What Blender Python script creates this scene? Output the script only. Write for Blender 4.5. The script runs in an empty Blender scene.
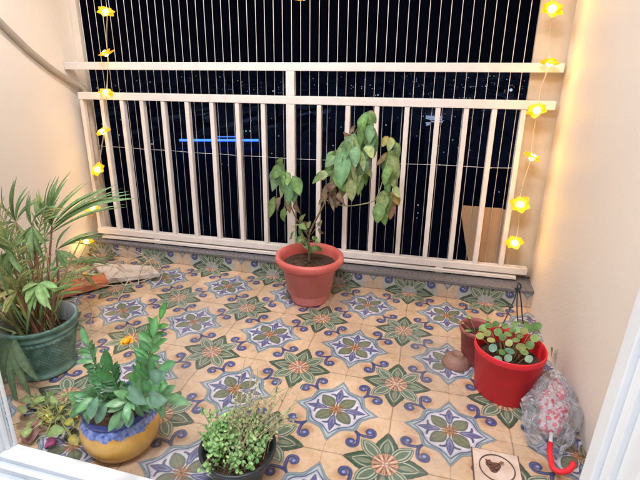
import bpy, bmesh, math, random
import numpy as np
from mathutils import Vector, Matrix, noise

random.seed(7)
PI = math.pi
S = bpy.context.scene
COL = S.collection
V = Vector

# ------------------------------------------------------------------ camera (solved from the tile grid and the railing)
FPX = 456.756
YAW, PITCH, ROLL = 0.265972, 0.317646, 0.004624
CAMP = V((0.26211, -2.14971, 1.18805))
PX, PY = -0.024065, -0.048993
M3 = Matrix.Rotation(YAW, 3, 'Z') @ Matrix.Rotation(PI / 2 - PITCH, 3, 'X') @ Matrix.Rotation(ROLL, 3, 'Z')
cam = bpy.data.cameras.new('camera')
cam.sensor_width = 36
cam.lens = FPX / 640 * 36
cam.shift_x = -PX * FPX / 640
cam.shift_y = PY * FPX / 640
cam.clip_start = 0.02
cam.clip_end = 20000
co = bpy.data.objects.new('camera', cam)
COL.objects.link(co)
co.matrix_world = Matrix.Translation(CAMP) @ M3.to_4x4()
S.camera = co


def ray(u, w):
    return M3 @ V(((u - 320 - FPX * PX) / FPX, -(w - 240 - FPX * PY) / FPX, -1))


def at(u, w, Y):
    d = ray(u, w)
    return CAMP + d * ((Y - CAMP.y) / d.y)


def onz(u, w, z=0.0):
    d = ray(u, w)
    return CAMP + d * ((z - CAMP.z) / d.z)


# ------------------------------------------------------------------ object helpers
def tag(o, label=None, cat=None, group=None, kind=None):
    if label: o['label'] = label
    if cat: o['category'] = cat
    if group: o['group'] = group
    if kind: o['kind'] = kind
    return o


def thing(name, label, cat, loc=(0, 0, 0), group=None, rz=0):
    o = bpy.data.objects.new(name, None)
    o.empty_display_size = .05
    COL.objects.link(o)
    o.location = loc
    o.rotation_euler.z = rz
    return tag(o, label, cat, group)


def obj(name, bm, mat, parent=None, smooth=False, origin=None, bevel=0, local=False):
    """bm is in world space; local=True means it already is in the parent's space"""
    if isinstance(bm, bmesh.types.BMesh):
        me = bpy.data.meshes.new(name)
        bm.to_mesh(me)
        bm.free()
    else:
        me = bm
    for m in (mat if isinstance(mat, (list, tuple)) else [mat]):
        me.materials.append(m)
    o = bpy.data.objects.new(name, me)
    COL.objects.link(o)
    if parent is not None:
        o.parent = parent
        if not local:
            off = V((0, 0, 0))
            q = parent
            while q is not None:
                off += V(q.location)
                q = q.parent
            me.transform(Matrix.Translation(-off))
    if smooth:
        me.polygons.foreach_set('use_smooth', [True] * len(me.polygons))
    if bevel:
        b = o.modifiers.new('bevel', 'BEVEL')
        b.width = bevel
        b.segments = 2
        b.limit_method = 'ANGLE'
    return o


def box(bm, a, b, mi=0):
    x0, y0, z0 = a
    x1, y1, z1 = b
    vs = [bm.verts.new(p) for p in ((x0, y0, z0), (x1, y0, z0), (x1, y1, z0), (x0, y1, z0),
                                    (x0, y0, z1), (x1, y0, z1), (x1, y1, z1), (x0, y1, z1))]
    for f in ((0, 3, 2, 1), (4, 5, 6, 7), (0, 1, 5, 4), (1, 2, 6, 5), (2, 3, 7, 6), (3, 0, 4, 7)):
        bm.faces.new([vs[i] for i in f]).material_index = mi
    return vs


def bx(*a, mi=0):
    bm = bmesh.new()
    box(bm, *a, mi=mi)
    return bm


def tube(bm, pts, rad, n=8, mi=0, cap=True, col=None):
    pts = [V(p) for p in pts]
    rs = rad if isinstance(rad, (list, tuple)) else [rad] * len(pts)
    rings = []
    up = V((0, 0, 1))
    t0 = (pts[1] - pts[0]).normalized()
    if abs(t0.dot(up)) > .9: up = V((1, 0, 0))
    nrm = t0.cross(up).normalized()
    for i, p in enumerate(pts):
        t = (pts[min(i + 1, len(pts) - 1)] - pts[max(i - 1, 0)])
        if t.length < 1e-9: t = V((0, 0, 1))
        t.normalize()
        nrm = (nrm - t * nrm.dot(t))
        if nrm.length < 1e-6: nrm = t.orthogonal()
        nrm.normalize()
        bi = t.cross(nrm)
        rings.append([bm.verts.new(p + (nrm * math.cos(2 * PI * k / n) + bi * math.sin(2 * PI * k / n)) * rs[i]) for k in range(n)])
    fs = []
    for a, b in zip(rings, rings[1:]):
        for k in range(n):
            fs.append(bm.faces.new((a[k], a[(k + 1) % n], b[(k + 1) % n], b[k])))
    if cap:
        fs.append(bm.faces.new(rings[0][::-1]))
        fs.append(bm.faces.new(rings[-1]))
    for f in fs:
        f.material_index = mi
        f.smooth = True
    if col is not None: paint(bm, fs, col)
    return fs


def spline(pts, n=8):
    pts = [V(p) for p in pts]
    P = [pts[0] * 2 - pts[1]] + pts + [pts[-1] * 2 - pts[-2]]
    out = []
    for i in range(1, len(P) - 2):
        for k in range(n):
            t = k / n
            a, b, c, d = P[i - 1:i + 3]
            out.append(.5 * ((2 * b) + (c - a) * t + (2 * a - 5 * b + 4 * c - d) * t * t + (3 * b - a - 3 * c + d) * t ** 3))
    out.append(pts[-1])
    return out


def lathe(bm, prof, c=(0, 0, 0), n=48, mi=0, disp=None):
    c = V(c)
    rings = []
    for j, (r, z) in enumerate(prof):
        ring = []
        for k in range(n):
            a = 2 * PI * k / n
            rr = r + (disp(a, j, z) if disp else 0)
            ring.append(bm.verts.new(c + V((rr * math.cos(a), rr * math.sin(a), z))))
        rings.append(ring)
    for a, b in zip(rings, rings[1:]):
        for k in range(n):
            f = bm.faces.new((a[k], a[(k + 1) % n], b[(k + 1) % n], b[k]))
            f.material_index = mi
            f.smooth = True
    return rings


def paint(bm, faces, col):
    lay = bm.loops.layers.float_color.get('Col') or bm.loops.layers.float_color.new('Col')
    for f in faces:
        for l in f.loops:
            l[lay] = (*col, 1)


def leaf(bm, a, b, w, up=V((0, 0, 1)), curl=0.0, fold=.25, col=(.1, .2, .05), n=6, shape=1.0, edge=None, wav=0.0):
    """leaf blade from a to b, half width w, with a folded midrib; widest nearer the stem when shape > 1"""
    a, b = V(a), V(b)
    d = b - a
    L = d.length
    if L < 1e-6: return
    d.normalize()
    s = d.cross(up)
    if s.length < 1e-3: s = d.orthogonal()
    s.normalize()
    nn = s.cross(d)
    rows = []
    ph = random.uniform(0, 6)
    for i in range(n + 1):
        t = i / n
        ww = w * (math.sin(PI * t ** (1 / shape if shape > 0 else 1)) ** .8 if 0 < t < 1 else 0.0)
        c = a + d * (L * t) + nn * (curl * L * math.sin(PI * t))
        e = nn * (fold * ww + wav * w * math.sin(ph + t * 9))
        if ww < 1e-5:
            rows.append([bm.verts.new(c)])
        else:
            rows.append([bm.verts.new(c + s * ww + e), bm.verts.new(c), bm.verts.new(c - s * ww + nn * (fold * ww + wav * w * math.cos(ph + t * 8)))])
    fs = []
    for p, q in zip(rows, rows[1:]):
        if len(p) == 1 and len(q) == 3:
            fs += [bm.faces.new((p[0], q[0], q[1])), bm.faces.new((p[0], q[1], q[2]))]
        elif len(p) == 3 and len(q) == 1:
            fs += [bm.faces.new((p[0], q[0], p[1])), bm.faces.new((p[1], q[0], p[2]))]
        elif len(p) == 3:
            fs += [bm.faces.new((p[0], q[0], q[1], p[1])), bm.faces.new((p[1], q[1], q[2], p[2]))]
    for f in fs: f.smooth = True
    j = random.uniform(.8, 1.2)
    cc = tuple(min(1, x * j * random.uniform(.93, 1.07)) for x in col)
    paint(bm, fs, cc)
    lay = bm.loops.layers.float_color['Col']
    mids = {r[len(r) // 2] for r in rows if len(r) == 3}
    vc = {}
    for f in fs:
        for l in f.loops:
            if l.vert not in vc:
                m_ = (1.35 if l.vert in mids else .92) * random.uniform(.86, 1.12)
                vc[l.vert] = tuple(min(1, x * m_) for x in cc)
            l[lay] = (*vc[l.vert], 1)
    if edge:
        lay = bm.loops.layers.float_color['Col']
        for f in fs:
            for l in f.loops:
                if not any((l.vert is r[len(r) // 2]) for r in rows):
                    l[lay] = (*edge, 1)


# ------------------------------------------------------------------ materials
def nt(name):
    m = bpy.data.materials.new(name)
    m.use_nodes = True
    t = m.node_tree
    return m, t, t.nodes['Principled BSDF']


def mat(name, col, rough=.5, var=.12, scale=8.0, bump=0.0, bscale=60.0, metal=0.0, vcol=False, sss=0, spec=None, trans=0, col2=None, coat=0):
    m, t, p = nt(name)
    N, L = t.nodes, t.links
    tc = N.new('ShaderNodeTexCoord')
    nz = N.new('ShaderNodeTexNoise')
    nz.inputs['Scale'].default_value = scale
    nz.inputs['Detail'].default_value = 6
    L.new(tc.outputs['Object'], nz.inputs['Vector'])
    if vcol:
        at_ = N.new('ShaderNodeAttribute')
        at_.attribute_name = 'Col'
        base = at_.outputs['Color']
    else:
        rgb = N.new('ShaderNodeRGB')
        rgb.outputs[0].default_value = (*col, 1)
        base = rgb.outputs[0]
    if col2:
        mx = N.new('ShaderNodeMix')
        mx.data_type = 'RGBA'
        rp = N.new('ShaderNodeMapRange')
        rp.inputs[1].default_value = .42
        rp.inputs[2].default_value = .62
        L.new(nz.outputs['Fac'], rp.inputs[0])
        L.new(rp.outputs[0], mx.inputs['Factor'])
        L.new(base, mx.inputs['A'])
        mx.inputs['B'].default_value = (*col2, 1)
        base = mx.outputs['Result']
    hs = N.new('ShaderNodeHueSaturation')
    mr = N.new('ShaderNodeMapRange')
    mr.inputs[1].default_value = .3
    mr.inputs[2].default_value = .7
    mr.inputs[3].default_value = 1 - var
    mr.inputs[4].default_value = 1 + var
    L.new(nz.outputs['Fac'], mr.inputs[0])
    L.new(mr.outputs[0], hs.inputs['Value'])
    L.new(base, hs.inputs['Color'])
    L.new(hs.outputs[0], p.inputs['Base Color'])
    n2 = N.new('ShaderNodeTexNoise')
    n2.inputs['Scale'].default_value = bscale
    n2.inputs['Detail'].default_value = 4
    L.new(tc.outputs['Object'], n2.inputs['Vector'])
    r2 = N.new('ShaderNodeMapRange')
    r2.inputs[1].default_value = .3
    r2.inputs[2].default_value = .7
    r2.inputs[3].default_value = max(0, rough - .08)
    r2.inputs[4].default_value = min(1, rough + .08)
    L.new(nz.outputs['Fac'], r2.inputs[0])
    L.new(r2.outputs[0], p.inputs['Roughness'])
    if bump:
        bp = N.new('ShaderNodeBump')
        bp.inputs['Strength'].default_value = 1
        bp.inputs['Distance'].default_value = bump
        L.new(n2.outputs['Fac'], bp.inputs['Height'])
        L.new(bp.outputs[0], p.inputs['Normal'])
    p.inputs['Metallic'].default_value = metal
    if spec is not None: p.inputs['Specular IOR Level'].default_value = spec
    if coat: p.inputs['Coat Weight'].default_value = coat
    if trans:                                       # light passing through thin leaves
        tr = N.new('ShaderNodeBsdfTranslucent')
        L.new(hs.outputs[0], tr.inputs['Color'])
        ms = N.new('ShaderNodeMixShader')
        ms.inputs[0].default_value = trans
        out = N['Material Output']
        L.new(p.outputs[0], ms.inputs[1])
        L.new(tr.outputs[0], ms.inputs[2])
        L.new(ms.outputs[0], out.inputs[0])
    return m


def emis(name, col, strength, base=(.5, .4, .1)):
    m, t, p = nt(name)
    p.inputs['Base Color'].default_value = (*base, 1)
    p.inputs['Emission Color'].default_value = (*col, 1)
    p.inputs['Emission Strength'].default_value = strength
    p.inputs['Roughness'].default_value = .4
    return m


def specks(m, scale, lo, hi, col, detail=8):
    t = m.node_tree
    N, L = t.nodes, t.links
    p = N['Principled BSDF']
    tc = [n for n in N if n.bl_idname == 'ShaderNodeTexCoord'][0]
    n3 = N.new('ShaderNodeTexNoise')
    n3.inputs['Scale'].default_value = scale
    n3.inputs['Detail'].default_value = detail
    n3.inputs['Roughness'].default_value = .7
    L.new(tc.outputs['Object'], n3.inputs['Vector'])
    r = N.new('ShaderNodeMapRange')
    r.inputs[1].default_value = lo
    r.inputs[2].default_value = hi
    L.new(n3.outputs['Fac'], r.inputs[0])
    mx = N.new('ShaderNodeMix')
    mx.data_type = 'RGBA'
    L.new(r.outputs[0], mx.inputs['Factor'])
    L.new(p.inputs['Base Color'].links[0].from_socket, mx.inputs['A'])
    mx.inputs['B'].default_value = (*col, 1)
    L.new(mx.outputs['Result'], p.inputs['Base Color'])
    return m


def wall_mat():
    m = mat('wall_paint', (.84, .765, .69), .6, .05, 1.6, bump=.0020, bscale=75, spec=.3)
    t = m.node_tree
    N, L = t.nodes, t.links
    # blotchy wear low on the wall, grime specks
    bp = [n for n in N if n.bl_idname == 'ShaderNodeBump'][0]
    p = N['Principled BSDF']
    tc = [n for n in N if n.bl_idname == 'ShaderNodeTexCoord'][0]
    n3 = N.new('ShaderNodeTexNoise')
    n3.inputs['Scale'].default_value = 14
    n3.inputs['Detail'].default_value = 8
    n3.inputs['Roughness'].default_value = .75
    L.new(tc.outputs['Object'], n3.inputs['Vector'])
    r = N.new('ShaderNodeMapRange')
    r.inputs[1].default_value = .66
    r.inputs[2].default_value = .78
    L.new(n3.outputs['Fac'], r.inputs[0])
    mx = N.new('ShaderNodeMix')
    mx.data_type = 'RGBA'
    L.new(r.outputs[0], mx.inputs['Factor'])
    src = p.inputs['Base Color'].links[0].from_socket
    L.new(src, mx.inputs['A'])
    mx.inputs['B'].default_value = (.64, .55, .47, 1)
    L.new(mx.outputs['Result'], p.inputs['Base Color'])
    return m


M_WALL = wall_mat()
M_CEIL = mat('ceiling_paint', (.75, .72, .68), .7, .04, 3)
M_RAIL = mat('rail_paint', (.80, .735, .70), .38, .06, 14, bump=.0006, bscale=90)
specks(M_RAIL, 26, .69, .73, (.30, .20, .14))
specks(M_WALL, 19, .715, .745, (.52, .44, .37))
M_GRANITE = mat('granite', (.20, .19, .20), .3, .25, 60, col2=(.10, .10, .12))
M_WIRE = mat('steel_wire', (.78, .78, .80), .35, .05, 5, metal=.25)
M_ALU = mat('white_aluminium', (.80, .83, .86), .35, .03, 6)
M_TRACK = mat('track_aluminium', (.55, .62, .70), .4, .08, 12)
M_LEAF = mat('leaf', (.1, .2, .05), .33, .22, 40, vcol=True, trans=.25, bump=.0008, bscale=160)
M_LEAFM = mat('leaf_matte', (.1, .2, .05), .6, .25, 60, vcol=True, trans=.3)
M_STEM = mat('stem', (.16, .13, .06), .6, .3, 30, vcol=True)
M_SOIL = mat('soil', (.065, .035, .022), .95, .5, 60, bump=.012, bscale=70)
M_TERRAB = mat('terracotta_body', (.62, .17, .165), .45, .10, 5, bump=.0008, bscale=30, col2=(.66, .22, .21))
M_TERRA = mat('terracotta_plastic', (.60, .125, .105), .42, .10, 5, bump=.0008, bscale=30, col2=(.64, .17, .15))
M_RED = mat('red_plastic', (.76, .022, .035), .48, .08, 7, bump=.0005, bscale=20)
M_MAROON = mat('maroon_plastic', (.36, .085, .085), .5, .25, 12, col2=(.30, .10, .08))
M_BROWN = mat('brown_clay', (.33, .19, .14), .6, .3, 20, col2=(.26, .13, .10))
specks(M_RED, 14, .66, .78, (.55, .10, .08))
M_BLACKP = mat('black_plastic', (.022, .026, .032), .4, .2, 12)
M_BOARD = mat('plywood', (.42, .27, .15), .8, .2, 9, col2=(.34, .21, .12), bump=.001, bscale=90)
M_HOSE = mat('hose', (.44, .38, .33), .5, .08, 12)
M_DRY = mat('dry_straw', (.45, .33, .22), .8, .3, 40, vcol=True)


# ------------------------------------------------------------------ the painted tile pattern (evaluated in numpy, stored per vertex)
P = .4


def vnoise(x, y, f, seed=0):
    rng = np.random.RandomState(seed)
    T = rng.rand(256, 256)
    X, Y = x * f, y * f
    xi, yi = np.floor(X).astype(int), np.floor(Y).astype(int)
    fx, fy = X - xi, Y - yi
    fx, fy = fx * fx * (3 - 2 * fx), fy * fy * (3 - 2 * fy)
    g = lambda i, j: T[i % 256, j % 256]
    return (g(xi, yi) * (1 - fx) + g(xi + 1, yi) * fx) * (1 - fy) + (g(xi, yi + 1) * (1 - fx) + g(xi + 1, yi + 1) * fx) * fy


def fbm(x, y, f, seed=0):
    return sum(vnoise(x, y, f * 2 ** k, seed + k) / 2 ** k for k in range(4)) / 1.875


def tile_pattern(xw, yw):
    x, y = xw / P, yw / P
    wob = .006
    x = x + (fbm(x, y, 9, 5) - .5) * wob * 2
    y = y + (fbm(x, y, 9, 15) - .5) * wob * 2
    u, v = x - np.round(x), y - np.round(y)
    n1, n2, n3 = fbm(x, y, 3, 1), fbm(x, y, 14, 2), fbm(x, y, 40, 3)
    C = np.empty(x.shape + (3,))

    def lay(mask, col):
        col = np.asarray(col, float)
        mk = np.clip(mask, 0, 1)[..., None]
        C[:] = C * (1 - mk) + col * mk

    def sm(d, w=.006):                     # 1 inside where d<0
        return np.clip(.5 - d / w, 0, 1)
    base = np.array((.61, .43, .285))
    C[:] = base
    lay((n1 - .35) * 1.4, (.66, .485, .34))
    lay((n2 - .55) * 1.6, (.50, .30, .16))
    a, b = np.abs(u), np.abs(v)
    hi, lo = np.maximum(a, b), np.minimum(a, b)
    # scrolls sit near the diagonals: warm ochre shading, then the curl
    cx, cy, R0 = .345, .205, .054
    dx, dy = hi - cx, lo - cy
    rho = np.hypot(dx, dy)
    ph = np.arctan2(dy, dx)
    lay(np.clip(1 - np.hypot(hi - .315, lo - .195) / .085, 0, 1) * .85, (.46, .22, .10))
    # arm from the diagonal junction, curling round a bright head
    pts = []
    for k in range(12):
        t = k / 11
        p0, p1, p2 = (.218, .218), (.262, .262), (.325, .254)
        pts.append(((1 - t) ** 2 * p0[0] + 2 * t * (1 - t) * p1[0] + t * t * p2[0], (1 - t) ** 2 * p0[1] + 2 * t * (1 - t) * p1[1] + t * t * p2[1], .0125 + .004 * t))
    for k in range(26):
        t = k / 25
        an = math.radians(112 - 340 * t)
        rr = .052 - .030 * t
        pts.append((cx + rr * math.cos(an), cy + rr * math.sin(an), .0165 - .004 * t))
    for off, col in ((.003, (.05, .05, .13)), (-.002, (.06, .085, .24))):
        d = np.full(x.shape, 9.)
        for ax, ay, w in pts: d = np.minimum(d, np.hypot(hi - ax, lo - ay) - w * .82)
        lay(sm(d - off, .006), col)
    dd = np.full(x.shape, 9.)
    for ax, ay, w in pts[6:]: dd = np.minimum(dd, np.hypot(hi - ax - .003, lo - ay - .003) - w * .30)
    lay(sm(dd, .008) * .75, (.18, .22, .42))
    lay(sm(rho - .026, .006), (.05, .05, .15))
    lay(sm(rho - .022, .010), (.10, .15, .38))
    lay(sm(np.hypot(dx + .003, dy + .003) - .011, .012), (.36, .37, .62))
    # star medallion A
    r, th = np.hypot(u, v), np.arctan2(v, u)
    q = np.abs(((th + PI / 4) % (PI / 2)) - PI / 4) / (PI / 4)        # 0 on axes, 1 on diagonals
    tipf = (1 - np.clip(q / .50, 0, 1)) ** 2.2
    R = .280 + .105 * tipf + .012 * np.cos(q * PI * 2.0) * (q > .25) + .010 * np.clip((q - .8) / .2, 0, 1)
    lay(sm(r - R - .006), (.17, .20, .24))
    lay(sm(r - R + .001), (.30, .37, .39))
    lay(sm(r - R + .013) * (.6 + .4 * n2), (.13, .21, .29))
    lay(sm(r - R * .97 + .018), (.42, .47, .50))
    Ri = .238 + .062 * tipf + .006 * np.cos(q * PI * 2.0) * (q > .25)
    lay(sm(r - Ri - .014), (.30, .38, .45))
    lay(sm(r - Ri - .008), (.05, .065, .16))
    lay(sm(r - Ri + .002), (.46, .47, .58))
    lay(sm(r - Ri + .020) * .75, (.66, .64, .65))
    # purple fleurs along the axes
    def petal(tx, ty, ox, oy, ang, L, w, pw=1.0):
        ca, sa = math.cos(ang), math.sin(ang)
        t = ((tx - ox) * ca + (ty - oy) * sa) / L
        s = np.abs(-(tx - ox) * sa + (ty - oy) * ca)
        tc_ = np.clip(t, 0, 1)
        prof = w * np.sin(PI * tc_ ** pw) ** .85
        return np.where((t > 0) & (t < 1), s - prof, .05)
    arm = []
    for k in range(12):
        t = k / 11
        p0, p1, p2 = (.125, .010), (.195, .022), (.185, .078)
        arm.append(((1 - t) ** 2 * p0[0] + 2 * t * (1 - t) * p1[0] + t * t * p2[0], (1 - t) ** 2 * p0[1] + 2 * t * (1 - t) * p1[1] + t * t * p2[1], .013 * (1 - .55 * t)))
    d = petal(hi, lo, .075, 0, 0, .195, .030, .9)
    for ax, ay, w in arm: d = np.minimum(d, np.hypot(hi - ax, lo - ay) - w)
    lay(sm(d - .003), (.07, .07, .20))
    lay(sm(d + .004), (.14, .14, .32))
    lay(sm(d + .010) * .9, (.28, .32, .48))
    lay(sm(petal(hi, lo, .12, 0, 0, .13, .013)), (.11, .11, .32))
    # olive petals on the diagonals
    d1 = (a + b) / math.sqrt(2)
    s1 = np.abs(a - b) / math.sqrt(2)
    d = petal(d1, s1, .035, 0, 0, .185, .056, .95)
    lay(sm(d - .006), (.10, .12, .13))
    lay(sm(d + .002), (.19, .215, .145))
    lay(sm(d + .02) * n2, (.26, .28, .18))
    lay(sm(s1 - .0025) * sm(d) * .8, (.10, .11, .06))
    # russet heart
    lay(sm(r - .052 - .030 * np.cos(8 * th)), (.34, .14, .06))
    lay(sm(r - .028 - .020 * np.cos(8 * th + PI)), (.50, .28, .14))
    lay(sm(r - .012), (.20, .09, .04))
    # leaf rosette B, centred on the cell corners
    U, W = x - np.floor(x) - .5, y - np.floor(y) - .5
    a, b = np.abs(U), np.abs(W)
    hi, lo = np.maximum(a, b), np.minimum(a, b)
    d1 = (a + b) / math.sqrt(2)
    s1 = np.abs(a - b) / math.sqrt(2)
    r, th = np.hypot(U, W), np.arctan2(W, U)
    d = petal(hi, lo, .04, 0, 0, .295, .082, .78)
    d = np.minimum(d, petal(hi, lo, .12, .035, .30, .12, .040, .8))
    lay(sm(d - .004), (.04, .065, .05))
    lay(sm(d + .003), (.07, .125, .085))
    lay(sm(d + .022) * (.2 + n2 * .6), (.13, .20, .14))
    lay(sm(np.abs(petal(hi, lo, .05, 0, 0, .215, .050, .8)) - .005) * .9, (.52, .53, .40))
    lay(sm(petal(hi, lo, .10, 0, 0, .14, .022, .9)) * .8, (.30, .36, .26))
    d = petal(d1, s1, .04, 0, 0, .262, .064, 1.0)
    lay(sm(d - .006), (.05, .08, .065))
    lay(sm(d + .001), (.50, .52, .40))
    lay(sm(d + .010), (.11, .17, .12))
    lay(sm(d + .024) * .9, (.48, .50, .38))
    lay(sm(d + .036) * .9, (.13, .20, .14))
    lay(sm(r - .105), (.36, .34, .24))
    pet = .5 + .5 * np.cos(12 * th)
    lay(sm(r - .088 - .030 * pet ** .5), (.30, .12, .06))
    lay(sm(r - .082 - .028 * pet ** .5) * np.clip(pet * 2.6 - .5, 0, 1), (.60, .38, .27))
    lay(sm(r - .070) * np.clip(pet * 2 - .8, 0, 1) * .8, (.70, .54, .43))
    lay(sm(r - .040), (.52, .24, .13))
    lay(sm(r - .020 - .014 * np.cos(8 * th)), (.78, .68, .62))
    # dark seams where the tiles meet, only outside the medallions
    seam = np.minimum(a, b)
    lay(sm(seam - .0045, .004) * .75, (.27, .17, .11))
    seam2 = np.minimum(np.abs(u), np.abs(v))
    lay(sm(seam2 - .003, .003) * .45, (.28, .19, .13))
    # print mottling
    C *= (.86 + .20 * n3)[..., None]
    C *= (.93 + .14 * n1)[..., None]
    # the glazes vary from tile to tile and the print is denser than the ground
    lum = C.mean(-1, keepdims=True)
    C[:] = np.where(lum < .36, C * (.70 + .22 * np.clip(lum / .36, 0, 1)), C)
    tx, ty = np.floor(x * 2).astype(int), np.floor(y * 2).astype(int)
    jit = np.random.RandomState(4).rand(64, 64)[tx % 64, ty % 64]
    C *= (.95 + .10 * jit)[..., None]
    # worn and soiled patches, darker towards some joints
    g = C.mean(-1, keepdims=True)
    wear = np.clip((fbm(xw, yw, 3.1, 61) - .50) * 3, 0, 1)[..., None]
    C[:] = C * (1 - .30 * wear) + (g * .35 + .24) * .30 * wear
    soil = np.clip((fbm(xw, yw, 7, 71) - .56) * 5, 0, 1) * np.clip((n3 - .45) * 4, 0, 1)
    C *= (1 - .22 * soil)[..., None]
    return C


def tile_sheet(name, x0, x1, s0, s1, step, place, cool=False):
    """one sheet of painted tiles; place(x, s) gives the point for pattern coordinates (x, s)"""
    nx, ns = int(round((x1 - x0) / step)) + 1, int(round((s1 - s0) / step)) + 1
    xs, ss = np.meshgrid(np.linspace(x0, x1, nx), np.linspace(s0, s1, ns))
    col = tile_pattern(xs, ss)
    if cool:                                # the skirting tiles are printed on a paler, bluer ground
        sat = col[..., 0] - col[..., 2]
        k = np.clip(sat * 4, 0, 1)[..., None]
        ctr = np.abs(((xs / P) % 1.0) - 0.0)
        ctr = np.minimum(ctr, 1 - ctr)
        k = k * np.where(ctr < .13, .25, .9)[..., None]
        col = col * (1 - k) + np.array((.36, .41, .42)) * k
    co_ = np.stack(place(xs, ss), -1).reshape(-1, 3).astype(np.float32)
    i = np.arange(nx * ns).reshape(ns, nx)
    q = np.stack([i[:-1, :-1], i[:-1, 1:], i[1:, 1:], i[1:, :-1]], -1).reshape(-1, 4)
    me = bpy.data.meshes.new(name)
    me.vertices.add(len(co_))
    me.vertices.foreach_set('co', co_.ravel())
    me.loops.add(q.size)
    me.loops.foreach_set('vertex_index', q.ravel().astype(np.int32))
    me.polygons.add(len(q))
    me.polygons.foreach_set('loop_start', np.arange(0, q.size, 4, dtype=np.int32))
    me.polygons.foreach_set('loop_total', np.full(len(q), 4, np.int32))
    me.update()
    ca = me.color_attributes.new('Col', 'FLOAT_COLOR', 'POINT')
    rgba = np.ones((nx * ns, 4), np.float32)
    rgba[:, :3] = col.reshape(-1, 3)
    ca.data.foreach_set('color', rgba.ravel())
    return me


M_TILE = mat('painted_tile', (1, 1, 1), .27, .12, 5, vcol=True, bump=.0006, bscale=18, spec=.45)
XL, XR, YB, YF = -1.9, .825, .197, -1.30           # walls left/right, kerb face, door line
ZC = 2.62

me = tile_sheet('floor', XL, XR, YF, YB, .0021, lambda x, s: (x, s, x * 0))
tag(obj('floor', me, M_TILE), kind='structure')
me = tile_sheet('kerb_skirting', XL, XR, YB, YB + .086, .0021, lambda x, s: (x, x * 0 + YB, s - YB), cool=True)
tag(obj('kerb_tiles', me, M_TILE), kind='structure')
tag(obj('kerb', bx((XL, YB + .004, 0), (XR, .42, .086)), M_GRANITE), kind='structure')
tag(obj('kerb_coping', bx((XL, YB - .008, .086), (XR, .42, .102)), M_GRANITE, bevel=.002), kind='structure')
# slab under the floor, its outer edge shows from the side
tag(obj('balcony_slab', bx((XL - .15, YF - .6, -.16), (XR + .15, .42, -.004)), M_CEIL), kind='structure')
tag(obj('ceiling', bx((XL, YF - 1.9, ZC), (XR, .36, ZC + .12)), M_CEIL), kind='structure')


def wall_box(name, a, b, m=M_WALL):
    return tag(obj(name, bx(a, b), m), kind='structure')


wall_box('wall_left', (XL - .15, YF - 1.9, -.002), (XL, .335, ZC))
wall_box('wall_right', (XR, YF - 1.9, -.002), (XR + .15, .335, ZC))
wall_box('column_left', (XL - .15, .338, .104), (-1.85, .372, ZC))
wall_box('column_right', (.682, .362, .104), (XR + .15, .382, ZC), mat('column_tone', (.60, .52, .42), .7, .12, 6, bump=.002, bscale=55))  # right column coloured darker and browner than the walls
wall_box('wall_return_right', (.70, YF - .07, 0), (XR - .003, YF + .03, ZC))
wall_box('room_floor', (XL, YF - 1.9, -.003), (XR, YF - .22, .03), M_CEIL)


# ------------------------------------------------------------------ railing
RY = .262
RA = .0268
rail = thing('balcony_railing', 'cream painted metal railing across the back of the balcony, with upright bars', 'railing', (-.503, RY, .102), rz=math.atan(RA))
XS = [-1.676, -1.541, -1.409, -1.271, -1.119, -.966, -.812, -.660, -.503, -.344, -.189, -.038, .116, .268, .404, .535, .667]


def rbox(name, x0, x1, y0, y1, z0, z1, bev=.003):
    return obj(name, bx((x0 + .503, y0, z0 - .102), (x1 + .503, y1, z1 - .102)), M_RAIL, rail, bevel=bev, local=True)


rbox('top_rail', -1.895, .812, -.004, .040, 1.170, 1.213)
rbox('middle_rail', -1.832, .803, -.004, .038, 1.000, 1.042)
rbox('bottom_rail', -1.832, .800, -.004, .038, .140, .178)
rbox('base_plate', -1.80, .748, -.010, .042, .112, .130, .002)
for k, x in enumerate(XS):
    if k == 8:
        rbox('post', x - .024, x + .024, -.002, .036, .178, 1.000)
        rbox('post', x - .024, x + .024, -.002, .036, 1.042, 1.170)
    else:
        rbox('bar', x - .0125, x + .0125, 0, .036, .178, 1.000)
rbox('side_post', -1.830, -1.806, .002, .034, .178, 1.000)
for x in (-1.4, -.5, .35): rbox('foot', x - .02, x + .02, 0, .034, .1025, .112, .001)
for x in (-1.4, -.5, .35): rbox('spacer', x - .02, x + .02, 0, .034, .130, .140, .001)

# ------------------------------------------------------------------ wire grille and the thin horizontal line
gr = thing('wire_grille', 'row of thin taut vertical steel wires behind the cream railing', 'safety grille', (-.5, .325, .104))
x = -1.812
while x < .67:
    bm = bmesh.new()
    tube(bm, [(x, .325, .104), (x, .325, ZC)], .0018, 6)
    obj('wire', bm, M_WIRE, gr)
    x += .05
obj('track', bx((-1.846, .315, ZC - .03), (.675, .340, ZC - .001)), M_RAIL, gr)
hw = thing('cross_wire', 'thin horizontal wire strung with small clear beads across the railing bars', 'wire', (-1.8, .312, .71))
pts = [(-1.848 + i * .1264, .312, .708 - .012 * math.sin(PI * i / 20) + random.uniform(-.003, .003)) for i in range(21)]
bm = bmesh.new(); tube(bm, spline(pts, 3), .0013, 5); obj('strand', bm, M_WIRE, hw)
for i in (1, 3, 5, 8, 11, 14, 17, 19):
    bm = bmesh.new()
    bmesh.ops.create_icosphere(bm, subdivisions=1, radius=.0045, matrix=Matrix.Translation(pts[i]))
    obj('bead', bm, M_WIRE, hw)

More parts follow.
